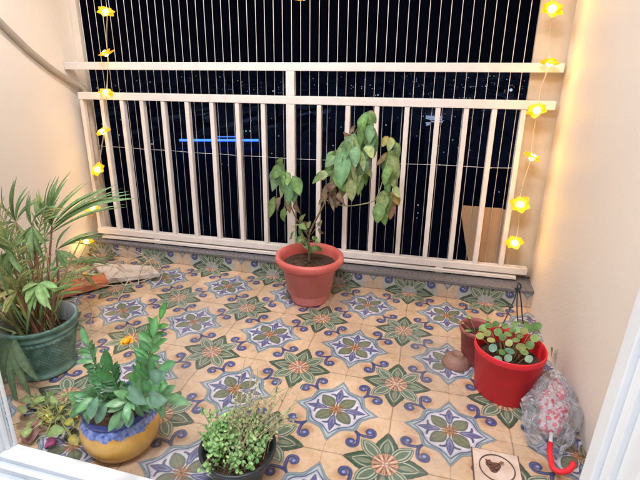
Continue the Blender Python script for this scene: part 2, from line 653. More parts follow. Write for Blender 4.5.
# ------------------------------------------------------------------ drooping hose on the left wall
bm = bmesh.new()
pw = [V((-1.874, -.42, 1.60)), V((-1.874, -.25, 1.46)), V((-1.876, -.12, 1.345)), V((-1.878, -.02, 1.262)), V((-1.877, .10, 1.178)), V((-1.873, .21, 1.115)), V((-1.845, .298, 1.058)), V((-1.834, .312, .98)), V((-1.832, .314, .86)), V((-1.83, .314, .6)), V((-1.822, .316, .3)), V((-1.815, .32, .12))]
tube(bm, spline(pw, 6), .016, 12)
tag(obj('drain_hose', bm, M_HOSE, smooth=True), 'beige grey hose drooping along the left wall and down behind the railing', 'hose')

# ------------------------------------------------------------------ board leaning outside the rail
bm = bmesh.new()
out = [(.517, .104), (.668, .104), (.668, .455), (.660, .478), (.640, .488), (.440, .488), (.436, .440), (.470, .300)]
lo_ = [bm.verts.new((x, .338 - (z - .1) * .02, z)) for x, z in out]
hi_ = [bm.verts.new((x, .350 - (z - .1) * .02, z)) for x, z in out]
bm.faces.new(lo_); bm.faces.new(hi_[::-1])
for i in range(len(out)):
    j = (i + 1) % len(out)
    bm.faces.new((lo_[j], lo_[i], hi_[i], hi_[j]))
bmesh.ops.recalc_face_normals(bm, faces=bm.faces[:])
tag(obj('wooden_board', bm, M_BOARD, bevel=.002), 'brown board with slanted left edge standing behind the right end of the railing', 'board')

# ------------------------------------------------------------------ flower string lights
M_BULB = emis('bulb_glow', (1, .74, .26), 9)
M_PETAL = emis('petal_glow', (1, .43, .006), 1.05, base=(.42, .20, .01))
M_YEL = mat('yellow_petal', (.80, .42, .02), .5, .1, 30)
M_STRAND = mat('clear_cord', (.62, .56, .42), .3, .05, 5)


def flower(parent, c, s=1.0, lit=True, tilt=None):
    c = V(c)
    rot = Matrix.Rotation(random.uniform(-.1, .9), 3, 'X') @ Matrix.Rotation(random.uniform(-.5, .5), 3, 'Y') @ Matrix.Rotation(random.uniform(0, 6), 3, 'Z')
    bm = bmesh.new()
    for ring, (n, L, lift) in enumerate(((6, .050, .010), (5, .034, .022))):
        for k in range(n):
            a = 2 * PI * k / n + ring * .6 + random.uniform(-.1, .1)
            d = V((math.cos(a), math.sin(a), 0))
            b = d * (L * s * random.uniform(.9, 1.1)) + V((0, 0, (lift + random.uniform(-.004, .006)) * s))
            leaf(bm, c + rot @ (d * .004), c + rot @ b, .021 * s, up=rot @ V((0, 0, 1)), curl=-.08, fold=.5, col=(.8, .5, .05), n=5)
    fl = obj('flower', bm, M_PETAL if lit else M_YEL, parent, smooth=True)
    bm = bmesh.new()
    bmesh.ops.create_icosphere(bm, subdivisions=2, radius=.0175 * s, matrix=Matrix.Translation(c + rot @ V((0, -.0, .010 * s)) + V((0, -.006, 0))))
    b = obj('bulb', bm, M_BULB if lit else M_YEL, None, smooth=True)
    me_ = b.data
    me_.transform(Matrix.Translation(-V(parent.location)))
    b.parent = fl
    if lit:
        ld = bpy.data.lights.new('bulb_light', 'POINT')
        ld.color = BULB_C
        ld.energy = BULB_W
        ld.shadow_soft_size = .03
        lo = bpy.data.objects.new('bulb_light', ld)
        COL.objects.link(lo)
        lo.location = c + V((0, -.055, .005))
    return fl


BULB_W = .26
BULB_C = (1, .52, .07)
YS = .215
LP = [(106, 14), (107, 55), (106, 94), (104, 133), (99, 170), (93, 208), (87, 243)]
RP = [(551, 11), (549, 65), (537, 112), (531, 159), (520, 205), (515, 244)]


def strand(name, label, pts, yy, nexttop):
    st = thing(name, label, 'string light', pts[-1], 'strings of yellow flower lights on the railing')
    ps = [V(nexttop)] + list(pts)
    bm = bmesh.new()
    path = []
    for a, b in zip(ps, ps[1:]):
        path += [a + V((random.uniform(-.006, .006), .004, 0)), (a + b) / 2 + V((random.uniform(-.01, .01), .004, 0))]
    path.append(ps[-1] + V((0, .004, 0)))
    tube(bm, spline(path, 4), .0012, 5)
    path2 = [p + V((.004 * math.sin(i * 2.1), .003, 0)) for i, p in enumerate(path)]
    tube(bm, spline(path2, 4), .0010, 5)
    obj('cord', bm, M_STRAND, st)
    for i, p in enumerate(pts): flower(st, p, 1.0)
    return st


lp = [at(a, b, YS) for a, b in LP]
for i, p in enumerate(lp):
    if p.x < -1.87: p.x, p.y = -1.86, p.y - .03 if i == 6 else p.y
lp[6] = at(87, 243, .155)
strand('flower_light_string', 'glowing yellow flower lights hanging on a cord down the left end of the railing', [at(102, -70, YS), at(104, -32, YS)] + lp, YS, (-1.60, YS, 2.6))
BULB_W, BULB_C = .52, (1, .47, .035)
rp = [at(a, b, .225) for a, b in RP]
strand('flower_light_string', 'glowing yellow flower lights hanging on a cord down the right end by the wall', [at(562, -90, .2), at(556, -38, .21)] + rp, YS, (.72, YS, 2.6))
strand('flower_light_string', 'yellow flower light cut off by the top edge at the middle, above the post', [at(306, -55, .22), at(305, -1.5, .22)], YS, (-.40, YS, 2.6))

# ------------------------------------------------------------------ door frame, sill and glass
df = thing('sliding_door_frame', 'white aluminium sliding door frame and sill in the near foreground', 'door frame', (-.15, YF - .05, .03))
bm = bmesh.new()
box(bm, (-1.60, -1.40, .002), (.70, -1.286, .034))
obj('sill', bm, M_ALU, df, bevel=.002)
bm = bmesh.new()
box(bm, (-1.60, -1.343, .0345), (.70, -1.289, .060))
obj('track_rail', bm, M_ALU, df, bevel=.002)
bm = bmesh.new()
box(bm, (-1.60, -1.3595, .0345), (.70, -1.3435, .046))
obj('track_groove', bm, M_TRACK, df)
bm = bmesh.new()
box(bm, (-1.60, -1.375, .0345), (.70, -1.360, .060))
obj('track_rail', bm, M_ALU, df, bevel=.002)
bm = bmesh.new()
box(bm, (-1.60, -1.392, .0345), (.70, -1.3755, .044))
obj('track_groove', bm, M_TRACK, df)
bm = bmesh.new()
box(bm, (-1.60, -1.54, .031), (.70, -1.401, .066))
obj('threshold', bm, M_ALU, df, bevel=.003)
# left stile of the sliding sash: a stepped profile
bm = bmesh.new()
box(bm, (-.925, -1.298, .061), (-.917, -1.288, 2.2))
box(bm, (-.990, -1.318, .061), (-.9255, -1.306, 2.2))
box(bm, (-.955, -1.345, .061), (-.938, -1.3185, 2.2))
box(bm, (-1.02, -1.37, .061), (-.956, -1.3455, 2.2))
obj('left_stile', bm, M_ALU, df, bevel=.002)
bm = bmesh.new()
box(bm, (-.937, -1.305, .061), (-.9255, -1.299, 2.2))
obj('stile_seal', bm, M_TRACK, df)
bm = bmesh.new()
box(bm, (.616, -1.330, .061), (.650, -1.285, 2.2))
box(bm, (.628, -1.360, .061), (.6498, -1.3305, 2.2))
box(bm, (.6505, -1.36, .061), (.698, -1.30, 2.2))
box(bm, (.640, -1.42, .067), (.698, -1.3605, 2.2))
for v_ in bm.verts: v_.co.x += (v_.co.z - .36) * .045
obj('right_jamb', bm, M_ALU, df, bevel=.003)
bm = bmesh.new()
box(bm, (-1.60, -1.375, 2.2), (.70, -1.29, 2.26))
obj('head', bm, M_ALU, df, bevel=.003)
m_glass, t_, p_ = nt('glass')
N_, L_ = t_.nodes, t_.links
tr = N_.new('ShaderNodeBsdfTransparent'); gl = N_.new('ShaderNodeBsdfGlossy'); gl.inputs['Roughness'].default_value = .02
fr = N_.new('ShaderNodeFresnel'); fr.inputs[0].default_value = 1.45
ms = N_.new('ShaderNodeMixShader'); L_.new(fr.outputs[0], ms.inputs[0]); L_.new(tr.outputs[0], ms.inputs[1]); L_.new(gl.outputs[0], ms.inputs[2])
L_.new(ms.outputs[0], N_['Material Output'].inputs[0])
obj('glass_pane', bx((-1.59, -1.3375, .062), (-1.021, -1.3325, 2.198)), m_glass, df)
wall_box('wall_door_left', (XL + .003, -1.36, 0), (-1.602, -1.28, ZC))


# ------------------------------------------------------------------ pots
def pot_ring(bm, prof, c, n=64, disp=None): lathe(bm, prof, c, n, disp=disp)


def disc(bm, c, r, z, n=40, amp=.006):
    c = V(c)
    rings = []
    for j in range(7):
        rr = r * j / 6
        if j == 0:
            rings.append([bm.verts.new(c + V((0, 0, z)))])
        else:
            rings.append([bm.verts.new(c + V((rr * math.cos(2 * PI * k / n), rr * math.sin(2 * PI * k / n), z + (random.uniform(-amp, amp) if j < 6 else 0)))) for k in range(n)])
    for k in range(n): bm.faces.new((rings[0][0], rings[1][k], rings[1][(k + 1) % n]))
    for a, b in zip(rings[1:], rings[2:]):
        for k in range(n): bm.faces.new((a[k], b[k], b[(k + 1) % n], a[(k + 1) % n]))


G = (.075, .165, .045)
# ---- middle terracotta coloured pot with a leggy wilting plant
pc = V((-.315, -.02, 0))
t = thing('potted_plant', 'terracotta red pot with a leggy wilting leafy plant in front of the railing post', 'potted plant', pc)
bm = bmesh.new()
wav = lambda a, j, z: .0025 * abs(math.sin(a * 5.5)) if j in (8, 9, 10) else 0
pot_ring(bm, [(.0, .004), (.088, .004), (.094, 0), (.096, .012), (.100, .03), (.114, .06), (.1145, .063), (.118, .064), (.142, .205), (.145, .207), (.146, .212)], pc)
pot = obj('pot', bm, specks(M_TERRAB, 20, .64, .74, (.42, .22, .18)), t)
bm = bmesh.new()
pot_ring(bm, [(.147, .2125), (.166, .214), (.176, .226), (.180, .244), (.176, .258), (.166, .264), (.156, .258), (.150, .240), (.146, .215), (.142, .19)], pc,
         disp=lambda a, j, z: (.004 * max(0, math.cos(a * 6)) ** 6 if 1 <= j <= 4 else 0))
r_ = obj('rim', bm, M_TERRA, None, smooth=True); r_.data.transform(Matrix.Translation(-pc)); r_.parent = pot
bm = bmesh.new(); disc(bm, pc, .1435, .208)
r_ = obj('soil', bm, M_SOIL, None); r_.data.transform(Matrix.Translation(-pc)); r_.parent = pot
Y0 = pc.y


def A(u, w, dy=0.0): return at(u, w, Y0 + dy)


bm = bmesh.new()
brn = (.17, .12, .07); gst = (.20, .22, .09)
base = pc + V((0, 0, .205))
trunk = [base, A(309, 245), A(310, 232), A(320, 212, .01), A(326, 200, 0), A(335, 182, -.01), A(344, 160, 0), A(353, 137, .01), A(363, 120, 0), A(368, 113, 0)]
tube(bm, spline(trunk, 5), [max(.0022, .0065 - i * .0001) for i in range(46)], 8, col=brn)
left = [A(310, 240), A(303, 228, -.01), A(296, 218, -.02), A(290, 204, -.02), A(285, 188, -.03), A(282, 170, -.03)]
tube(bm, spline(left, 5), .0032, 7, col=brn)
mid = [A(326, 200), A(336, 204, -.02), A(348, 206, -.02), A(363, 204, -.03), A(375, 200, -.03), A(381, 186, -.03), A(386, 168, -.03), A(390, 150, -.02)]
tube(bm, spline(mid, 5), .0028, 7, col=(.30, .30, .14))
for a, b in (((309, 246), (303, 236)), ((310, 240), (316, 247)), ((308, 236), (300, 222)), ((311, 235), (318, 226)), ((326, 200), (322, 190)), ((335, 182), (330, 176))):
    tube(bm, [A(*a), A((a[0] + b[0]) / 2 + 1, (a[1] + b[1]) / 2 - 2, -.01), A(*b, -.01)], .0018, 6, col=gst)
obj('stem', bm, M_STEM, t)
bm = bmesh.new()
g1, g2, g3, g4 = (.16, .28, .09), (.16, .29, .14), (.27, .35, .14), (.44, .38, .10)
dry = (.20, .13, .08)
LV = [  # x, y of the leaf base, x, y of its tip, half width in px, colour
    (281, 165, 272, 192, 8, g2), (283, 163, 286, 196, 8, g2), (280, 164, 274, 180, 6, g1), (279, 166, 282, 157, 4, g1), (290, 178, 288, 206, 6, g2),
    (294, 177, 300, 196, 7, g1), (292, 178, 294, 204, 7, g2), (275, 196, 269, 219, 5, g1), (284, 208, 284, 222, 4, g1), (292, 176, 303, 186, 4, g3),
    (287, 196, 290, 214, 5, dry), (283, 196, 279, 212, 4, dry), (296, 200, 300, 214, 4, dry),
    (368, 111, 372, 128, 6, g1), (366, 112, 361, 136, 6, g1), (370, 110, 376, 124, 4, g3), (367, 120, 363, 146, 6, g1), (371, 124, 374, 158, 8, g1),
    (364, 122, 376, 150, 6, g2), (352, 138, 344, 164, 9, g1), (356, 134, 342, 152, 7, g2), (347, 148, 324, 178, 9, g1), (344, 150, 340, 188, 9, g2),
    (340, 152, 325, 168, 7, g2), (355, 146, 356, 190, 7, g3), (358, 150, 350, 182, 7, g3), (364, 145, 366, 186, 7, g1), (360, 152, 372, 178, 6, g3),
    (326, 170, 312, 184, 4, g1), (328, 172, 318, 180, 5, g3), (350, 178, 352, 202, 6, g3), (346, 176, 341, 200, 6, g3), (360, 170, 358, 196, 6, g1),
    (336, 168, 345, 192, 7, g1), (350, 135, 356, 126, 3, dry), (352, 140, 343, 132, 3, (.35, .22, .10)), (374, 130, 366, 160, 6, g2), (346, 160, 336, 178, 7, g1),
    (338, 184, 330, 196, 5, dry), (334, 186, 338, 202, 5, dry), (328, 188, 326, 206, 4, dry), (340, 190, 346, 206, 4, dry), (332, 182, 322, 194, 4, (.25, .20, .12)),
    (342, 196, 336, 208, 4, dry), (330, 192, 334, 212, 3, (.30, .25, .15)),
    (388, 136, 382, 147, 4, g4), (389, 137, 395, 148, 4, g4), (396, 142, 399, 158, 4, g1), (391, 138, 388, 152, 4, g3), (388, 152, 376, 166, 3, (.40, .26, .12)),
    (392, 150, 389, 174, 6, g1), (393, 150, 397, 176, 5, g3), (390, 164, 384, 186, 5, g1), (392, 168, 396, 190, 5, g3), (387, 178, 388, 196, 4, g1),
    (384, 190, 380, 214, 7, g3), (386, 190, 388, 214, 7, g1), (392, 190, 399, 206, 5, (.42, .28, .10)), (380, 202, 377, 224, 7, g1), (384, 206, 384, 224, 5, g3),
    (392, 200, 390, 220, 5, (.30, .15, .11)), (394, 186, 400, 198, 4, g3),
    (303, 238, 299, 226, 3, g1), (303, 238, 308, 250, 4, g1), (302, 236, 297, 244, 4, g1), (316, 246, 322, 252, 3.5, g1), (315, 245, 309, 254, 3.5, g1), (316, 244, 320, 238, 3, g3),
    (300, 222, 306, 214, 3, g3), (300, 224, 307, 230, 4, g1), (299, 224, 293, 228, 3, g3), (302, 222, 309, 222, 4, dry), (318, 226, 322, 220, 2.5, g3), (318, 228, 324, 234, 2.5, dry),
    (312, 236, 318, 240, 3, g1), (308, 232, 303, 226, 3, g1), (305, 228, 311, 221, 3, g3)]
for k in range(34):
    a, b = random.choice([(362, 128), (350, 144), (368, 126), (345, 158), (357, 150), (366, 150), (352, 168), (338, 162), (390, 158), (386, 190), (282, 172)])
    a += random.gauss(0, 4); b += random.gauss(0, 5)
    LV.append((a, b, a + random.gauss(-2, 6), b + random.uniform(12, 26), random.uniform(3.5, 6), random.choice([g1, g1, g2, g3, g3])))
for (a, b, c, d, w, col) in LV:
    dy = random.uniform(-.05, .03)
    p, q = A(a, b, dy), A(c, d, dy + random.uniform(-.05, .02))
    up = V((random.uniform(-.5, .5), -1, random.uniform(.0, .6)))
    isd = col is dry
    leaf(bm, p, q, w / 186 * (.66 if isd else .80), up=up, curl=random.uniform(-.02, .12) + (.15 if isd else 0), fold=random.uniform(.1, .5) + (.6 if isd else 0), col=col, n=8,
         shape=1.35, wav=.20 + (.35 if isd else 0), edge=(.40, .45, .22) if col is g3 and random.random() < .6 else None)
for k in range(36):
    a, b = random.choice([(334, 190), (330, 198), (338, 186), (342, 170), (288, 204), (350, 150), (303, 232), (328, 182)])
    p = A(a + random.gauss(0, 5), b + random.gauss(0, 6), random.uniform(-.05, .03))
    q = p + V((random.gauss(0, .012), random.gauss(0, .012), random.uniform(-.05, .0)))
    leaf(bm, p, q, random.uniform(.003, .009), up=V((random.uniform(-1, 1), -1, 0)), curl=random.uniform(-.2, .3), fold=.8, col=random.choice([dry, (.28, .24, .13), (.33, .33, .17), g1, (.25, .18, .12)]), n=5, wav=.3)
obj('foliage', bm, M_LEAFM, t)

# ---- red bucket with round leaves and black hanger
bc = V((.606, -.515, 0))
t = thing('potted_plant', 'bright red bucket pot with small round leaves and a black wire hanger', 'potted plant', bc)
bm = bmesh.new()
pot_ring(bm, [(0, .004), (.100, .004), (.106, 0), (.109, .006), (.1235, .172), (.1265, .174), (.1275, .180), (.1275, .196), (.1255, .200), (.1225, .198), (.1205, .17), (.115, .11)], bc)
pot = obj('pot', bm, M_RED, t, smooth=True)
bm = bmesh.new(); disc(bm, bc, .1165, .135, amp=.008)
r_ = obj('soil', bm, M_SOIL, None); r_.data.transform(Matrix.Translation(-bc)); r_.parent = pot
bm = bmesh.new(); bs = bmesh.new()
cols = [(.13, .26, .08), (.22, .36, .12), (.13, .30, .20), (.33, .38, .12), (.20, .34, .22)]


def round_leaf(bm, c, r, n=10, col=(.1, .2, .1), up=V((0, 0, 1))):
    up = up.normalized()
    s = up.orthogonal().normalized(); s2 = up.cross(s)
    o = bm.verts.new(c - up * r * .16)
    ph = random.uniform(0, 6)
    vs = [bm.verts.new(c + (s * math.cos(ph + 2 * PI * k / n) + s2 * math.sin(ph + 2 * PI * k / n) * .86) * r * random.uniform(.93, 1.05)) for k in range(n)]
    fs = [bm.faces.new((o, vs[k], vs[(k + 1) % n])) for k in range(n)]
    for f in fs: f.smooth = True
    j = random.uniform(.8, 1.2)
    paint(bm, fs, tuple(x * j for x in col))


spots = [(493, 348, 2), (510, 351, 2), (508, 358, 4), (497, 360, 4), (529, 359, 4), (521, 347, 3), (491, 340, 3), (509, 343, 3), (487, 333, 3), (498, 332, 1), (508, 334, 1),
         (517, 330, 1), (526, 326, 0), (533, 328, 0), (520, 336, 0), (530, 345, 0), (503, 337, 0), (483, 328, 1), (515, 324, 1), (496, 324, 0), (505, 326, 1), (538, 326, 0),
         (524, 352, 1), (502, 352, 0), (516, 340, 1), (535, 338, 1), (489, 326, 0), (480, 336, 3), (524, 331, 3), (512, 330, 0)]
lf = None
for (a, b, k) in spots:
    Yp = bc.y - .02 + (345 - b) * .0042
    c = at(a, b, Yp)
    root = bc + V(((c.x - bc.x) * .45, (c.y - bc.y) * .45, .135))
    tube(bs, spline([root, (root + c) / 2 + V((0, 0, .012)), c - V((0, 0, .007))], 3), .0018, 5, col=(.28, .20, .10))
    round_leaf(bm, c, random.uniform(.013, .020), col=cols[k], up=V((random.uniform(-.4, .4), random.uniform(-.9, .0), 1)))
obj('stem', bs, M_STEM, t)
obj('foliage', bm, M_LEAF, t)
bm = bmesh.new()
hk = at(518, 283, -.36)
hkl = [hk + V((0, 0, 0)), hk + V((.010, 0, -.006)), hk + V((.012, 0, -.022)), hk + V((0, 0, -.032)), hk + V((-.008, 0, -.022))]
tube(bm, spline(hkl, 4), .0035, 7)
kn = at(511, 307, -.38)
tube(bm, spline([hk, hk + V((-.002, 0, -.06)), kn, at(504, 322, -.42), at(497, 335, -.46)], 6), .0026, 7)
tube(bm, spline([hk, at(517, 305, -.37), at(518, 325, -.39), at(519, 343, -.42)], 6), .0026, 7)
tube(bm, spline([hk + V((.006, 0, -.02)), at(521, 300, -.36), at(523, 322, -.37), at(527, 333, -.40)], 6), .0026, 7)
tube(bm, [kn + V((-.008, 0, -.004)), kn + V((.008, 0, .004))], .0055, 7)
obj('hanger', bm, M_BLACKP, t)

# ---- small maroon pot behind the bucket
mc = V((.505, -.36, 0))
t = thing('potted_plant', 'small maroon plastic pot with a few leaves, tucked behind the red bucket', 'potted plant', mc)
bm = bmesh.new()
pot_ring(bm, [(0, .004), (.046, .004), (.049, 0), (.051, .01), (.066, .145), (.071, .147), (.074, .158), (.073, .168), (.069, .169), (.066, .15), (.060, .10)], mc)
pot = obj('pot', bm, M_MAROON, t, smooth=True)
bm = bmesh.new(); disc(bm, mc, .063, .125, amp=.006)
r_ = obj('soil', bm, M_SOIL, None); r_.data.transform(Matrix.Translation(-mc)); r_.parent = pot
bm = bmesh.new(); bs = bmesh.new()
for k in range(11):
    a = random.uniform(0, 6.3)
    r = random.uniform(.02, .062)
    c = mc + V((r * math.cos(a), r * math.sin(a), .16 + random.uniform(-.01, .02)))
    tube(bs, [mc + V((0, 0, .125)), c], .0015, 5, col=(.2, .2, .08))
    leaf(bm, c, c + V((math.cos(a) * .03, math.sin(a) * .03, .004)), .010, col=cols[k % 2], n=5)
obj('stem', bs, M_STEM, t)
obj('foliage', bm, M_LEAF, t)
wc = V((.432, -.40, 0))
bm = bmesh.new()
pot_ring(bm, [(.0565, .0), (.058, .003), (.056, .010), (.050, .026), (.038, .038), (.027, .0425), (.027, .048), (.022, .048), (.021, .0435), (.0, .043)], wc, 40)
tag(obj('clay_bowl', bm, M_BROWN, smooth=True), 'small brown bowl upside down on the tiles beside the maroon pot', 'bowl')

# ---- blue and ochre round pot with a glossy plant
zc = V((-.638, -1.152, 0))
t = thing('potted_plant', 'round pot glazed blue over ochre yellow with a glossy green plant, by the door sill', 'potted plant', zc)
m_gz, tt, pp = nt('two_tone_glaze')
N, L = tt.nodes, tt.links
tc = N.new('ShaderNodeTexCoord'); sx = N.new('ShaderNodeSeparateXYZ'); L.new(tc.outputs['Object'], sx.inputs[0])
nz = N.new('ShaderNodeTexNoise'); nz.inputs['Scale'].default_value = 28; nz.inputs['Detail'].default_value = 8; nz.inputs['Roughness'].default_value = .7
L.new(tc.outputs['Object'], nz.inputs['Vector'])
ad = N.new('ShaderNodeMath'); ad.operation = 'MULTIPLY_ADD'; ad.inputs[1].default_value = .045; L.new(nz.outputs['Fac'], ad.inputs[0]); L.new(sx.outputs['Z'], ad.inputs[2])
rm = N.new('ShaderNodeMapRange'); rm.inputs[1].default_value = .143; rm.inputs[2].default_value = .148; L.new(ad.outputs[0], rm.inputs[0])
n2 = N.new('ShaderNodeTexNoise'); n2.inputs['Scale'].default_value = 90; n2.inputs['Detail'].default_value = 5; L.new(tc.outputs['Object'], n2.inputs['Vector'])
cb = N.new('ShaderNodeValToRGB'); cb.color_ramp.elements[0].position = .35; cb.color_ramp.elements[0].color = (.07, .11, .36, 1); cb.color_ramp.elements[1].position = .62; cb.color_ramp.elements[1].color = (.26, .34, .66, 1)
L.new(n2.outputs['Fac'], cb.inputs[0])
cy_ = N.new('ShaderNodeValToRGB'); cy_.color_ramp.elements[0].position = .3; cy_.color_ramp.elements[0].color = (.62, .33, .06, 1); cy_.color_ramp.elements[1].position = .7; cy_.color_ramp.elements[1].color = (.74, .43, .11, 1)
L.new(nz.outputs['Fac'], cy_.inputs[0])
mx = N.new('ShaderNodeMix'); mx.data_type = 'RGBA'; L.new(rm.outputs[0], mx.inputs['Factor']); L.new(cy_.outputs[0], mx.inputs['A']); L.new(cb.outputs[0], mx.inputs['B'])
L.new(mx.outputs['Result'], pp.inputs['Base Color']); pp.inputs['Roughness'].default_value = .22
bm = bmesh.new()
pot_ring(bm, [(r * .885, z * .95) for r, z in ((0, .004), (.062, .004), (.070, 0), (.085, .006), (.112, .026), (.130, .056), (.138, .088), (.137, .115), (.127, .138), (.114, .150), (.108, .156), (.113, .163), (.112, .168), (.104, .168), (.098, .160), (.096, .13), (.098, .11))], zc, 72)
pot = obj('pot', bm, m_gz, t, smooth=True)
bm = bmesh.new()
pot_ring(bm, [(.0925, .150), (.092, .160), (.097, .166), (.104, .166), (.1075, .160), (.105, .149), (.0985, .143)], zc, 72)
r_ = obj('rim', bm, mat('dark_blue_glaze', (.035, .05, .20), .15, .25, 30), None, smooth=True); r_.data.transform(Matrix.Translation(-zc)); r_.parent = pot
bm = bmesh.new(); disc(bm, zc, .086, .128, amp=.006)
r_ = obj('soil', bm, M_SOIL, None); r_.data.transform(Matrix.Translation(-zc)); r_.parent = pot
bm = bmesh.new(); bs = bmesh.new()
ZS = [  # stem paths in picture coordinates with depth, leaf length in px, colour
    ([(128, 404, -1.06), (140, 385, -1.03), (150, 352, -1.01), (160, 320, -0.97)], 20, (.09, .26, .07), 11),
    ([(132, 402, -1.10), (144, 380, -1.07), (150, 356, -1.06), (153, 338, -1.04)], 22, (.14, .34, .13), 9),
    ([(118, 402, -1.09), (106, 385, -1.07), (96, 366, -1.06), (88, 345, -1.04)], 20, (.13, .31, .13), 10),
    ([(120, 405, -1.14), (110, 395, -1.14), (103, 382, -1.14), (103, 368, -1.11)], 17, (.06, .20, .06), 9),
    ([(130, 408, -1.16), (140, 398, -1.19), (152, 394, -1.20), (163, 396, -1.20)], 25, (.18, .38, .19), 7),
    ([(116, 408, -1.18), (104, 398, -1.20), (94, 396, -1.22), (86, 402, -1.23)], 24, (.13, .31, .13), 8),
    ([(126, 410, -1.18), (122, 398, -1.20), (116, 384, -1.21), (112, 372, -1.20)], 22, (.05, .17, .05), 12),
    ([(128, 408, -1.18), (134, 396, -1.21), (130, 398, -1.24), (122, 410, -1.26)], 22, (.19, .38, .19), 6),
    ([(130, 404, -1.12), (136, 392, -1.14), (146, 380, -1.15), (158, 372, -1.15)], 24, (.14, .35, .14), 8)]
for pts, L0, col, nl in ZS:
    sp = spline([at(a, b, y) for a, b, y in pts], 8)
    tube(bs, sp, [.0055 - .0035 * i / len(sp) for i in range(len(sp))], 7, col=(.13, .22, .08))
    for k in range(nl):
        i = int(len(sp) * (.22 + .75 * k / nl))
        i = min(i, len(sp) - 2)
        c = sp[i]
        d = (sp[i + 1] - sp[i - 1]).normalized()
        for s in (-1, 1):
            side = d.cross(V((random.uniform(-.3, .3), -1, .3))).normalized() * s
            q = d * random.uniform(.45, .8) + side * random.uniform(.6, .9) + V((0, -.25, random.uniform(-.2, .15)))
            q.normalize()
            ln = L0 / 300 * random.uniform(.68, .95)
            leaf(bm, c, c + q * ln, ln * .19, up=V((random.uniform(-.4, .4), -.8, .7)), curl=random.uniform(-.02, .1), fold=.3, col=col, n=7, shape=1.1)
    leaf(bm, sp[-1], sp[-1] + d * (L0 / 300), L0 / 300 * .2, up=V((0, -.8, .7)), col=col, n=7)
for a, b, c, d, w in ((128, 386, 148, 404, 6), (98, 396, 90, 420, 5), (108, 402, 96, 424, 5), (132, 410, 128, 428, 5), (122, 412, 117, 430, 6), (150, 378, 168, 372, 6), (148, 396, 168, 400, 7)):
    y = -1.235 + random.uniform(-.02, .01)
    leaf(bm, at(a, b, y), at(c, d, y - .03), w / 300, up=V((.1, -1, .4)), curl=.08, fold=.25, col=(.17, .33, .22), n=8)
obj('stem', bs, M_STEM, t)
obj('foliage', bm, M_LEAF, t)
fl = thing('yellow_flower', 'small yellow flower head caught among the leaves of the blue and ochre pot', 'flower', at(127, 342, -.98))
flower(fl, fl.location, .50, lit=False)

# ---- big green pot with a palm
gc = V((-1.215, -.872, 0))
t = thing('potted_palm', 'large dark green crosshatched pot holding a tall leafy palm, against the left wall', 'potted plant', gc)
m_gp, tt, pp = nt('green_glaze')
N, L = tt.nodes, tt.links
tc = N.new('ShaderNodeTexCoord'); nz = N.new('ShaderNodeTexNoise'); nz.inputs['Scale'].default_value = 30; nz.inputs['Detail'].default_value = 6; L.new(tc.outputs['Object'], nz.inputs['Vector'])
cr = N.new('ShaderNodeValToRGB'); cr.color_ramp.elements[0].position = .35; cr.color_ramp.elements[0].color = (.055, .14, .115, 1); cr.color_ramp.elements[1].position = .7; cr.color_ramp.elements[1].color = (.17, .30, .25, 1)
L.new(nz.outputs['Fac'], cr.inputs[0]); L.new(cr.outputs[0], pp.inputs['Base Color']); pp.inputs['Roughness'].default_value = .35
bm = bmesh.new()


def hatch(a, j, z):
    if .045 < z < .175:
        s = math.sin(a * 24 + z * 200) ** 2 * math.sin(a * 24 - z * 200) ** 2
        return .0045 * (1 - s) ** 3 - .002
    return 0


prof = [(0, .004), (.120, .004), (.130, 0), (.146, .006), (.148, .016), (.140, .022), (.134, .030), (.135, .040)]
prof += [(.136 + .032 * i / 40, .045 + .13 * i / 40) for i in range(41)]
prof += [(.169, .182), (.177, .187), (.177, .194), (.171, .198), (.172, .206), (.181, .212), (.181, .219), (.174, .224), (.176, .236), (.186, .242), (.189, .252), (.186, .260), (.178, .262), (.172, .255), (.166, .20), (.156, .15)]
prof = [(r * .77, z * .88) for r, z in prof]
rg = lathe(bm, prof, gc, 288, disp=hatch)
bm.faces.ensure_lookup_table()
for i_, f in enumerate(bm.faces):
    if i_ // 288 >= len(prof) - 4: f.material_index = 1
pot = obj('pot', bm, [m_gp, mat('pale_inner_glaze', (.42, .45, .48), .4, .1, 12)], t, smooth=True)
bm = bmesh.new(); disc(bm, gc, .121, .147, amp=.008)
r_ = obj('soil', bm, M_SOIL, None); r_.data.transform(Matrix.Translation(-gc)); r_.parent = pot
bm = bmesh.new(); bs = bmesh.new()
red = (.24, .10, .06); gp = (.20, .32, .14); gp2 = (.25, .40, .16); gp3 = (.38, .42, .16)
